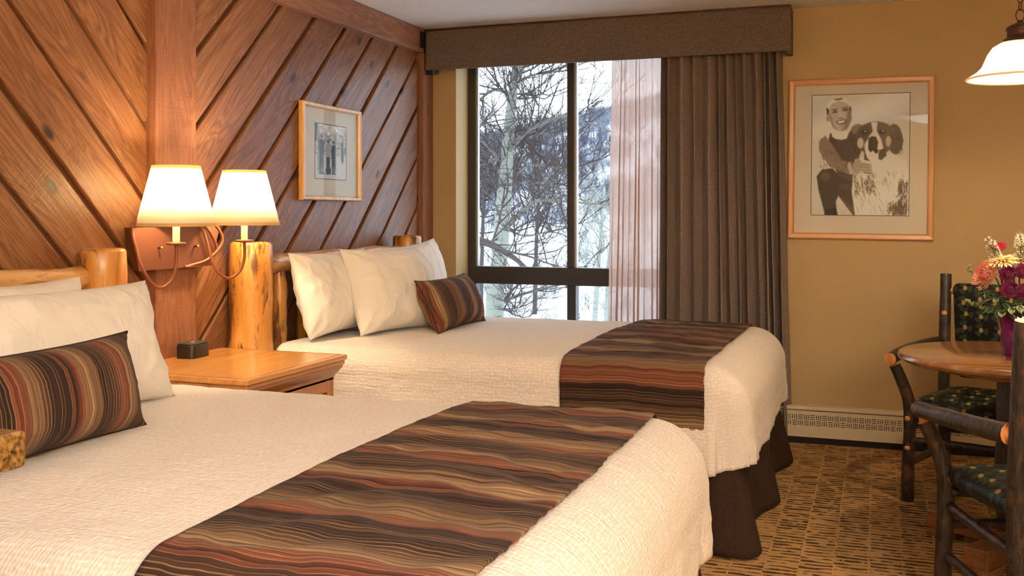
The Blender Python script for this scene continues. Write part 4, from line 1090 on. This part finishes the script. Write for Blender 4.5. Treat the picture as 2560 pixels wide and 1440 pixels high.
STEM = m_plain('green_stem', (72, 92, 46), .6)
LEAF = G('variegated_leaf'); uvn = LEAF.sep(LEAF.uv()); ee = LEAF.math('ABSOLUTE', LEAF.math('SUBTRACT', uvn[0], .5))
LEAF = LEAF.set(LEAF.ramp(ee, [(.36, lin((70, 96, 58))), (.44, lin((188, 196, 150)))]), .4)
GREENB = m_plain('bud_green', (150, 160, 92), .6)
def petal_mat(name, c0, c1):
    g = G(name); s = g.sep(g.uv()); return g.set(g.ramp(s[1], [(0., lin(c0)), (1., lin(c1))]), .6, Sheen_Weight=.2)
def petals(cnt, L, W, cup, layers, seed, nl=4):
    """disc of petals in local xy, facing +z"""
    r = random.Random(seed); V = []; F = []; UV = []
    for ly in range(layers):
        t = ly / max(1, layers - 1); nn = max(5, int(cnt * (1 - .45 * t)))
        for k in range(nn):
            a = 2 * PI * (k + .5 * (ly % 2) + r.uniform(-.2, .2)) / nn; l = L * (1 - .55 * t) * r.uniform(.88, 1.1); el = cup[0] + (cup[1] - cup[0]) * t + r.uniform(-.1, .1)
            ca, sa = math.cos(a), math.sin(a); b0 = len(V)
            for j in range(nl + 1):
                q = j / nl; wd = W * (math.sin(PI * min(.97, .12 + .80 * q)) ** .7) * (1 - .2 * t)
                e2 = el + (.5 if cup[1] > .8 else -.15) * q * q
                rr = .006 + l * q * math.cos(e2); zz = l * q * math.sin(e2) + .002 * ly
                for s in (-1, 0, 1):
                    V.append((ca * rr - sa * s * wd / 2, sa * rr + ca * s * wd / 2, zz + abs(s) * wd * .18)); UV.append((.5 + .5 * s, q))
            for j in range(nl):
                for s in range(2): F.append((b0 + j * 3 + s, b0 + j * 3 + s + 1, b0 + (j + 1) * 3 + s + 1, b0 + (j + 1) * 3 + s))
    me = fastmesh('petals', V, F); ul = me.uv_layers.new(name='uv'); ix = np.empty(len(me.loops), dtype=np.int32); me.loops.foreach_get('vertex_index', ix)
    ul.data.foreach_set('uv', np.array(UV, dtype=np.float32)[ix].ravel()); return me
VASE_C = Vector((VX, VYY, VZ))
def px2(x, y, dy=0.):
    p = onY(x, y, VYY + dy); return p
def flower(name, cat, label, pos, nrm, me, mat, centre=None, cr=.01, group=None, cmat=None):
    root = tag(empty(name, VASE_C + Vector((0, 0, .02))), label, cat, group)
    P = Vector(pos) - (VASE_C + Vector((0, 0, .02))); nrm = Vector(nrm).normalized()
    mouth = Vector((P.x, P.y, 0)); mouth = mouth.normalized() * min(.05, mouth.length * .6) if mouth.length > 1e-4 else mouth
    st = smooth_path([Vector((-mouth.x * .3, -mouth.y * .3, 0)), Vector((mouth.x, mouth.y, .13)), P - nrm * .05, P - nrm * .002], 6)
    MB().tube(st, .0028, 6).build('stem', STEM, root, True)
    o_ = obj('petals', me, mat, root, True); q = Vector((0, 0, 1)).rotation_difference(nrm)
    o_.matrix_local = Matrix.Translation(P) @ q.to_matrix().to_4x4()
    MB().lathe([(0, -.016), (.006, -.014), (cr * 1.2, -.003), (cr * 1.1, .003)], 12).build('calyx', STEM, o_, True)
    if centre is not None: MB().lathe([(cr, .002), (cr * .8, .007), (0, .009)], 14).build('flower_centre', centre, o_, True)
    return root
YC = m_plain('flower_yellow', (196, 160, 60), .7)
flower('chrysanthemum', 'flower', 'large pink and peach spider chrysanthemum at the side of the bouquet', px2(2470, 690, -.05), (-.72, -.55, .42), petals(34, .056, .0075, (-.15, 1.2), 5, 3), petal_mat('mum_petal', (226, 190, 120), (236, 132, 128)))
flower('gerbera', 'flower', 'pale peach gerbera daisy near the top of the bouquet', px2(2505, 652, -.03), (-.15, -.25, .95), petals(26, .058, .011, (.10, .45), 3, 4), petal_mat('gerbera_petal', (236, 176, 96), (250, 218, 160)), YC)
flower('aster', 'flower', 'small crimson aster at the top of the bouquet', px2(2498, 624, .03), (-.1, -.2, .97), petals(40, .032, .005, (.15, .9), 4, 5), petal_mat('aster_petal', (170, 20, 70), (222, 30, 96)), YC, .007)
CARN = petal_mat('carnation_petal', (120, 10, 74), (176, 18, 108))
for i, (x, y, d, nv_) in enumerate(((2524, 688, -.055, (-.4, -.8, .4)), (2556, 684, -.06, (.1, -.8, .5)), (2528, 724, -.062, (-.3, -.9, .1)), (2558, 728, -.07, (.1, -.95, .1)))):
    flower('carnation', 'flower', ['magenta carnation between the spider chrysanthemum and gerbera', 'magenta carnation in the middle of the bouquet below the gerbera', 'deep magenta carnation low in the bouquet above the variegated leaves', 'deep magenta carnation hanging over the vase rim'][i], px2(x, y, d), nv_, petals(20, .030, .018, (.05, 1.35), 6, 20 + i, 3), CARN, group='magenta carnations')
flower('gerbera', 'flower', 'pale peach gerbera daisy on the wall side of the bouquet', (VX + .07, VYY + .05, VZ + .33), (.4, .3, .85), petals(26, .055, .011, (.10, .45), 3, 14), petal_mat('gerbera_petal_b', (236, 176, 96), (250, 218, 160)), YC)
# leaf sprigs
def leaf_mesh(L, W):
    return gridmesh('leaf', 5, 7, lambda u, v: ((u - .5) * W * math.sin(PI * (.06 + .90 * v)) ** .8, L * v, -.25 * L * v * v + .10 * W * abs(2 * u - 1)), lambda u, v: (u, v))
LM = leaf_mesh(.042, .024); LM.materials.append(LEAF)
for p_ in LM.polygons: p_.use_smooth = True
def sprig(label, tip, seed, nleaf=9):
    root = tag(empty('leaf_sprig', VASE_C + Vector((0, 0, .03))), label, 'foliage', 'variegated leaf sprigs'); O = VASE_C + Vector((0, 0, .03))
    T = Vector(tip) - O; r = random.Random(seed); h = Vector((T.x, T.y, 0)).normalized()
    pth = smooth_path([Vector((0, 0, 0)), h * .045 + Vector((0, 0, .125)), T * .75 + Vector((0, 0, .03)), T], 6)
    MB().tube(pth, .0018, 5).build('stem', STEM, root, True)
    for k in range(nleaf):
        f = .62 + .38 * k / (nleaf - 1); P = pth[min(len(pth) - 1, int(f * (len(pth) - 1)))]
        a = r.uniform(0, 2 * PI) if k < nleaf - 4 else k * PI / 2
        d = (h * .5 + Vector((math.cos(a), math.sin(a), r.uniform(-.5, .3)))).normalized(); side = d.cross(Vector((0, 0, 1))).normalized(); nn = side.cross(d)
        o_ = bpy.data.objects.new('leaf', LM); col.objects.link(o_); o_.parent = root
        s = r.uniform(.8, 1.15); o_.matrix_local = Matrix.Translation(P) @ Matrix(((side.x * s, d.x * s, nn.x * s, 0), (side.y * s, d.y * s, nn.y * s, 0), (side.z * s, d.z * s, nn.z * s, 0), (0, 0, 0, 1)))
for i, (x, y, d) in enumerate(((2455, 755, -.04), (2475, 770, -.07), (2505, 778, -.10), (2528, 770, -.11), (2490, 745, -.09), (2470, 728, .03), (2550, 765, -.11))):
    sprig('variegated green leaf sprig spilling over the rim of the purple vase', px2(x, y, d), 50 + i)
for i in range(3): sprig('variegated green leaf sprig on the wall side of the purple vase', (VX + .09 - .02 * i, VYY + .02 + .06 * i, VZ + .2), 70 + i)
BUDM = MB().lathe([(0, -.005), (.0035, -.003), (.0045, 0), (.003, .005), (0, .007)], 8).mesh('bud', [GREENB])
STARM = petals(6, .009, .005, (.3, .3), 1, 2, 2); STARM.materials.append(m_plain('white_filler', (236, 234, 214), .6))
def spray(name, label, tip, seed, bm_, n, spread, group):
    O = VASE_C + Vector((0, 0, .03)); root = tag(empty(name, O), label, 'foliage', group); r = random.Random(seed)
    T = Vector(tip) - O; h = Vector((T.x, T.y, 0)); h = h.normalized() if h.length > 1e-3 else Vector((1, 0, 0))
    pth = smooth_path([Vector((0, 0, 0)), h * .04 + Vector((0, 0, .13)), T * .7 + Vector((0, 0, .02)), T], 6); MB().tube(pth, .0016, 5).build('stem', STEM, root, True)
    tw = MB()
    for k in range(n):
        f = .66 + .34 * k / (n - 1); P = pth[min(len(pth) - 1, int(f * (len(pth) - 1)))]
        d = Vector((r.uniform(-1, 1), r.uniform(-1, 1), r.uniform(-.2, 1))).normalized() * spread * (1.25 - f * .7); tw.tube([P, P + d], .0008, 4)
        o_ = bpy.data.objects.new('bud' if bm_ is BUDM else 'blossom', bm_); col.objects.link(o_); o_.parent = root; o_.location = P + d
        q = Vector((0, 0, 1)).rotation_difference(d.normalized()); o_.rotation_euler = q.to_euler()
    tw.build('twig', STEM, root)
spray('bud_sprig', 'green bud sprig reaching out beside the pink chrysanthemum', px2(2420, 668, -.02), 5, BUDM, 22, .014, 'green bud sprigs')
spray('bud_sprig', 'green bud sprig drooping below the pink chrysanthemum', px2(2415, 752, -.03), 6, BUDM, 18, .014, 'green bud sprigs')
spray('filler_spray', 'small white filler flowers beside the crimson aster', px2(2475, 606, .0), 7, STARM, 26, .030, 'white filler sprays')
spray('filler_spray', 'tall white filler flowers above the magenta carnations', px2(2555, 592, -.0), 8, STARM, 30, .034, 'white filler sprays')

# ------------------------------------------------------------------ kitchen counter corner
def m_granite():
    g = G('gold_granite'); o_ = g.coord()
    v = g.n('ShaderNodeTexVoronoi', {'Vector': o_, 'Scale': 260.}).outputs['Color']; a = g.noise(o_, 95., 5, .75)
    f = g.math('ADD', g.math('MULTIPLY', g.sep(v)[0], .22), g.math('MULTIPLY', a, .85))
    return g.set(g.ramp(f, [(.34, lin((36, 32, 26))), (.46, lin((88, 64, 34))), (.60, lin((128, 94, 48))), (.8, lin((150, 120, 76)))]), .2)
kc = tag(empty('kitchen_counter', (1.2, -5.5, 0)), 'gold granite topped counter at the edge of the bed away from window', 'counter')
bevel(MB().box((-.62, -.55, 1.012), (.722, .425, 1.05)).build('granite_top', m_granite(), kc), .005, 3)
bevel(MB().box((-.58, -.50, .08), (.62, .32, 1.012)).build('cabinet', MAPLE_B, kc), .004)
MB().box((-.54, -.46, 0), (.58, .28, .08)).build('toe_kick', DARK, kc)

# ------------------------------------------------------------------ outdoors
def m_snow():
    g = G('snow'); a = g.noise(g.coord(), .12, 4, .6); return g.set(g.ramp(a, [(.35, lin((214, 222, 232))), (.7, lin((240, 243, 247)))]), .9, g.bump(a, .4, .5))
SNOW = m_snow()
KX = [0, 12, 40, 70, 110, 150, 200, 260, 330]; KZ = [-7, -6.8, -6.3, -5.0, .5, 9, 20.5, 26, 27]
def hillz(x, y):
    z = float(np.interp(y, KX, KZ)); d = max(0., (y - 90) / 110.)
    return z + d * (.16 * (x + .30 * y) + 2.2 * fbm(x * .02, y * .02, 4.)) + .5 * fbm(x * .08, y * .08, 1.) * min(1, y / 40)
NU, NV_ = 70, 80
def hf(u, v):
    y = 2.5 + 330 * v ** 1.6; x = -.35 * y + (u - .5) * (30 + 1.5 * y); return (x, y, hillz(x, y))
tag(obj('ground_outside', gridmesh('ground_outside', NU, NV_, hf), SNOW, None, True), 'snow covered ground and hillside outside the window', 'ground', kind='structure')
BRUSH = G('bare_brush'); BRUSH = BRUSH.set(BRUSH.ramp(BRUSH.noise(BRUSH.coord(), .25, 3, .6), [(.35, lin((66, 74, 92))), (.65, lin((150, 156, 172)))]), .9)
rs = np.random.RandomState(11)
def brush(n, y0, y1, hmin, hmax, ntw, wd, name, label, mat, dens=None):
    V = []; base = []
    tv = []
    for k in range(ntw):
        a = rs.uniform(0, 2 * PI); el = rs.uniform(.35, 1.45); L = rs.uniform(.5, 1.); s = rs.uniform(0, .55)
        p0 = np.array([0, 0, s * .8]); p0[:2] = rs.uniform(-.12, .12, 2) * (1 + 2 * s); d = np.array([math.cos(a) * math.cos(el), math.sin(a) * math.cos(el), math.sin(el)]) * L * (1 - .5 * s)
        sd = np.cross(d, [0.3, .2, 1.]); sd /= np.linalg.norm(sd); s2 = np.cross(sd, d / np.linalg.norm(d))
        for q in (0, 2.09, 4.19): tv.append(p0 + (sd * math.cos(q) + s2 * math.sin(q)) * wd)
        tv.append(p0 + d)
    tv = np.array(tv); nt = len(tv)
    fa = []
    for k in range(ntw):
        b_ = k * 4; fa += [(b_, b_ + 1, b_ + 3), (b_ + 1, b_ + 2, b_ + 3), (b_ + 2, b_, b_ + 3)]
    fa = np.array(fa); allv = []; cnt = 0
    while cnt < n:
        y = y0 + (y1 - y0) * rs.uniform(0, 1) ** .8; x = -.32 * y + rs.uniform(-.5, .5) * (12 + .72 * y)
        if dens is not None and rs.uniform() > dens(x, y): continue
        h = rs.uniform(hmin, hmax); r = rs.uniform(0, 2 * PI); c, s = math.cos(r), math.sin(r)
        M = np.array([[c * h, -s * h, 0], [s * h, c * h, 0], [0, 0, h * 1.15]]); allv.append(tv @ M.T + np.array([x, y, hillz(x, y) - .05])); cnt += 1
    AV = np.concatenate(allv).astype(np.float32); AF = (fa[None] + (np.arange(n) * nt)[:, None, None]).reshape(-1, 3).astype(np.int32)
    me = bpy.data.meshes.new(name); me.vertices.add(len(AV)); me.vertices.foreach_set('co', AV.ravel()); me.loops.add(AF.size); me.loops.foreach_set('vertex_index', AF.ravel())
    me.polygons.add(len(AF)); me.polygons.foreach_set('loop_start', np.arange(0, AF.size, 3, dtype=np.int32)); me.polygons.foreach_set('loop_total', np.full(len(AF), 3, dtype=np.int32)); me.update(calc_edges=True)
    return tag(obj(name, me, mat), label, 'brush', kind='stuff')
den = lambda x, y: .25 + .75 * (fbm(x * .05, y * .05, 7.) > -.12)
brush(4200, 104, 235, 1.2, 3.4, 26, .020, 'hillside_brush', 'dense bare grey brush covering the snowy hillside', BRUSH, den)
brush(420, 48, 106, .8, 2.2, 22, .012, 'field_brush', 'scattered bare brush in the snowy field below the hillside', BRUSH)

def m_aspen(name, c, d):
    g = G(name); o_ = g.coord(); a = g.noise(g.mapping(o_, (3, 3, 16)), 1.2, 4, .7); return g.set(g.ramp(a, [(.32, lin(d)), (.42, lin(c)), (.7, lin(tuple(min(255, int(v * 1.08)) for v in c)))]), .85)
ASP = m_aspen('aspen_bark', (128, 132, 122), (52, 50, 48)); TWIG = m_plain('dark_twig', (64, 54, 52), .9); LIMB = m_aspen('aspen_limb', (100, 98, 88), (50, 46, 44))
DIMB = m_aspen('dark_limb', (74, 66, 64), (40, 36, 36)); PALE = m_aspen('pale_aspen', (140, 144, 136), (96, 96, 92))
def grow(mb, P, d, L, r, depth, rr, drop=0.):
    seg = 4; pts = [P]; cur = P.copy(); dd = d.normalized()
    for i in range(seg):
        dd = (dd + Vector((rr.uniform(-.28, .28), rr.uniform(-.28, .28), rr.uniform(-.16, .34)))).normalized(); cur = cur + dd * (L / seg); pts.append(cur.copy())
    mb.tube(pts, [r * (1 - .65 * i / seg) for i in range(seg + 1)], 3 if r < .02 else 5, False)
    if depth > 0:
        for k in range(rr.randint(3, 5)):
            j = rr.randint(1, seg); nd = (dd * .6 + Vector((rr.uniform(-1, 1), rr.uniform(-1, 1), rr.uniform(-.45, .9)))).normalized(); grow(mb, pts[j], nd, L * rr.uniform(.35, .62), max(.0042, r * .55), depth - 1, rr)
def tree(name, label, t, trunk, tw, limbs, tmat, lmat, twmat, seed, nspawn=9, tl=1.1, depth=2, zground=None, tr=.016):
    """trunk and limbs follow the picture at the tree's own distance t; px radii turn into metres there"""
    base = onD(*trunk[0], t); g0 = hillz(base.x, base.y)
    root = tag(empty(name, (base.x, base.y, g0)), label, 'tree'); O = Vector((base.x, base.y, g0)); rr = random.Random(seed)
    m_ = t / FPX
    P = [Vector((base.x - .1, base.y, g0 - .1)) - O] + [onD(*q, t) - O for q in trunk]; R_ = [tw[0] * 1.25 * m_ / 2] + [v * m_ / 2 for v in tw]
    sp = smooth_path(P, 5); rad = [R_[min(len(R_) - 1, i // 5)] * (1 - (i % 5) / 5) + R_[min(len(R_) - 1, i // 5 + 1)] * ((i % 5) / 5) for i in range(len(sp))]
    MB().tube(sp, rad, 10).build('trunk', tmat, root, True)
    twm = MB()
    for li, (pts, w0, w1, dz) in enumerate(limbs):
        Q = [onD(*q, t + dz * (k / (len(pts) - 1))) - O for k, q in enumerate(pts)]; s = smooth_path(Q, 5); n = len(s)
        MB().tube(s, [(w0 + (w1 - w0) * i / (n - 1)) * m_ / 2 for i in range(n)], 7).build('limb', lmat, root, True)
        for k in range(nspawn):
            i = rr.randint(1, n - 1); d = (s[i] - s[i - 1]).normalized()
            grow(twm, s[i], (d * .7 + Vector((rr.uniform(-1, 1), rr.uniform(-1, 1), rr.uniform(-.3, 1)))), tl * rr.uniform(.6, 1.2), tr * rr.uniform(.6, 1.2), depth, rr)
    for k in range(nspawn):
        i = rr.randint(len(sp) // 2, len(sp) - 1); grow(twm, sp[i], Vector((rr.uniform(-1, 1), rr.uniform(-1, 1), rr.uniform(-.2, .8))), tl * rr.uniform(.7, 1.3), tr, depth, rr)
    tag(twm.build('twig', twmat, root), kind='stuff'); return root
tree('aspen_tree', 'pale barked aspen tree with snowy forked limbs close outside the window', 15.,
     [(1236, 800), (1243, 720), (1252, 600), (1261, 480), (1268, 390), (1274, 310), (1283, 220), (1292, 150), (1300, 60)], [46, 43, 40, 37, 31, 27, 22, 18, 10],
     [([(1263, 388), (1290, 356), (1320, 326), (1345, 313), (1382, 298), (1418, 290), (1470, 306), (1535, 332)], 14, 4, -1.),
      ([(1252, 396), (1225, 402), (1200, 416), (1170, 436)], 13, 6, .6), ([(1248, 398), (1228, 376), (1203, 352)], 9, 4, -.5),
      ([(1281, 216), (1310, 196), (1350, 184), (1420, 176)], 9, 4, .8), ([(1276, 236), (1240, 224), (1210, 240), (1180, 272)], 10, 5, .5),
      ([(1284, 206), (1308, 168), (1322, 120)], 10, 5, -.5), ([(1276, 244), (1320, 246), (1352, 236), (1380, 240)], 7, 3, .9),
      ([(1272, 470), (1298, 430), (1332, 414), (1378, 418), (1422, 424)], 9, 4, 1.), ([(1250, 585), (1288, 545), (1326, 512), (1352, 500), (1418, 504), (1535, 514)], 15, 4, -1.),
      ([(1242, 762), (1300, 738), (1350, 724), (1420, 706)], 9, 6, 1.), ([(1240, 770), (1275, 775), (1300, 760)], 6, 3, -1.), ([(1270, 330), (1320, 345), (1370, 330), (1440, 350)], 5, 3, 1.2), ([(1258, 520), (1230, 500), (1195, 508)], 6, 3, .4),
      ([(1262, 440), (1310, 460), (1370, 455), (1430, 470)], 5, 3, 1.5), ([(1256, 560), (1310, 590), (1380, 580), (1440, 600)], 5, 3, 1.5)],
     ASP, LIMB, TWIG, 3, 10)
tree('bare_tree', 'bare tree with a dark limb slanting past the window corner', 11., [(1085, 900), (1092, 700), (1100, 560), (1110, 300), (1120, 60)], [60, 54, 50, 40, 30],
     [([(1100, 560), (1150, 580), (1195, 600), (1230, 612), (1262, 630), (1290, 648), (1312, 668)], 26, 11, .4), ([(1225, 610), (1270, 628), (1320, 640), (1360, 655), (1395, 666)], 7, 4, .5),
      ([(1105, 420), (1160, 380), (1210, 300)], 10, 5, 1.), ([(1228, 612), (1246, 560), (1258, 500), (1262, 460)], 6, 3, .4)], DIMB, DIMB, TWIG, 8, 6, .8, 2, tr=.010)
tree('aspen_tree', 'slender pale aspen tree standing in the snowy field beyond the mullion', 42., [(1482, 900), (1488, 780), (1496, 660), (1504, 560), (1512, 470)], [16, 14, 11, 8, 4],
     [([(1494, 700), (1460, 660), (1440, 610)], 5, 2, 1.), ([(1498, 640), (1530, 600), (1560, 560)], 5, 2, 1.), ([(1492, 720), (1530, 700), (1570, 660)], 5, 2, -1.), ([(1500, 600), (1475, 560), (1455, 520)], 4, 2, 1.)], PALE, PALE, PALE, 5, 10, 2.0, 2, tr=.026)
tree('aspen_tree', 'slim pale aspen tree behind the lower corner of the sheer curtain', 46., [(1512, 900), (1516, 780), (1520, 680), (1530, 560)], [12, 11, 9, 4],
     [([(1517, 740), (1545, 700), (1580, 680)], 4, 2, 1.), ([(1519, 700), (1495, 660), (1480, 630)], 4, 2, 1.)], PALE, PALE, PALE, 6, 9, 2.0, 2, tr=.026)
tree('bare_tree', 'bare dark tree on the slope between the aspen and the mullion', 70., [(1340, 640), (1342, 580), (1346, 500), (1350, 420)], [10, 9, 7, 3],
     [([(1342, 560), (1320, 510), (1305, 460)], 4, 2, 1.), ([(1344, 530), (1372, 480), (1390, 430)], 4, 2, 1.), ([(1347, 480), (1335, 430), (1330, 390)], 3, 2, 1.)], DIMB, DIMB, TWIG, 12, 14, 3.2, 2, tr=.05)
tree('bare_tree', 'bare dark tree on the slope at the window jamb', 75., [(1205, 640), (1207, 560), (1212, 480), (1214, 400)], [10, 9, 7, 3],
     [([(1207, 540), (1190, 480), (1180, 430)], 4, 2, 1.), ([(1210, 500), (1232, 460), (1245, 400)], 4, 2, 1.)], DIMB, DIMB, TWIG, 14, 16, 3.4, 2, tr=.05)
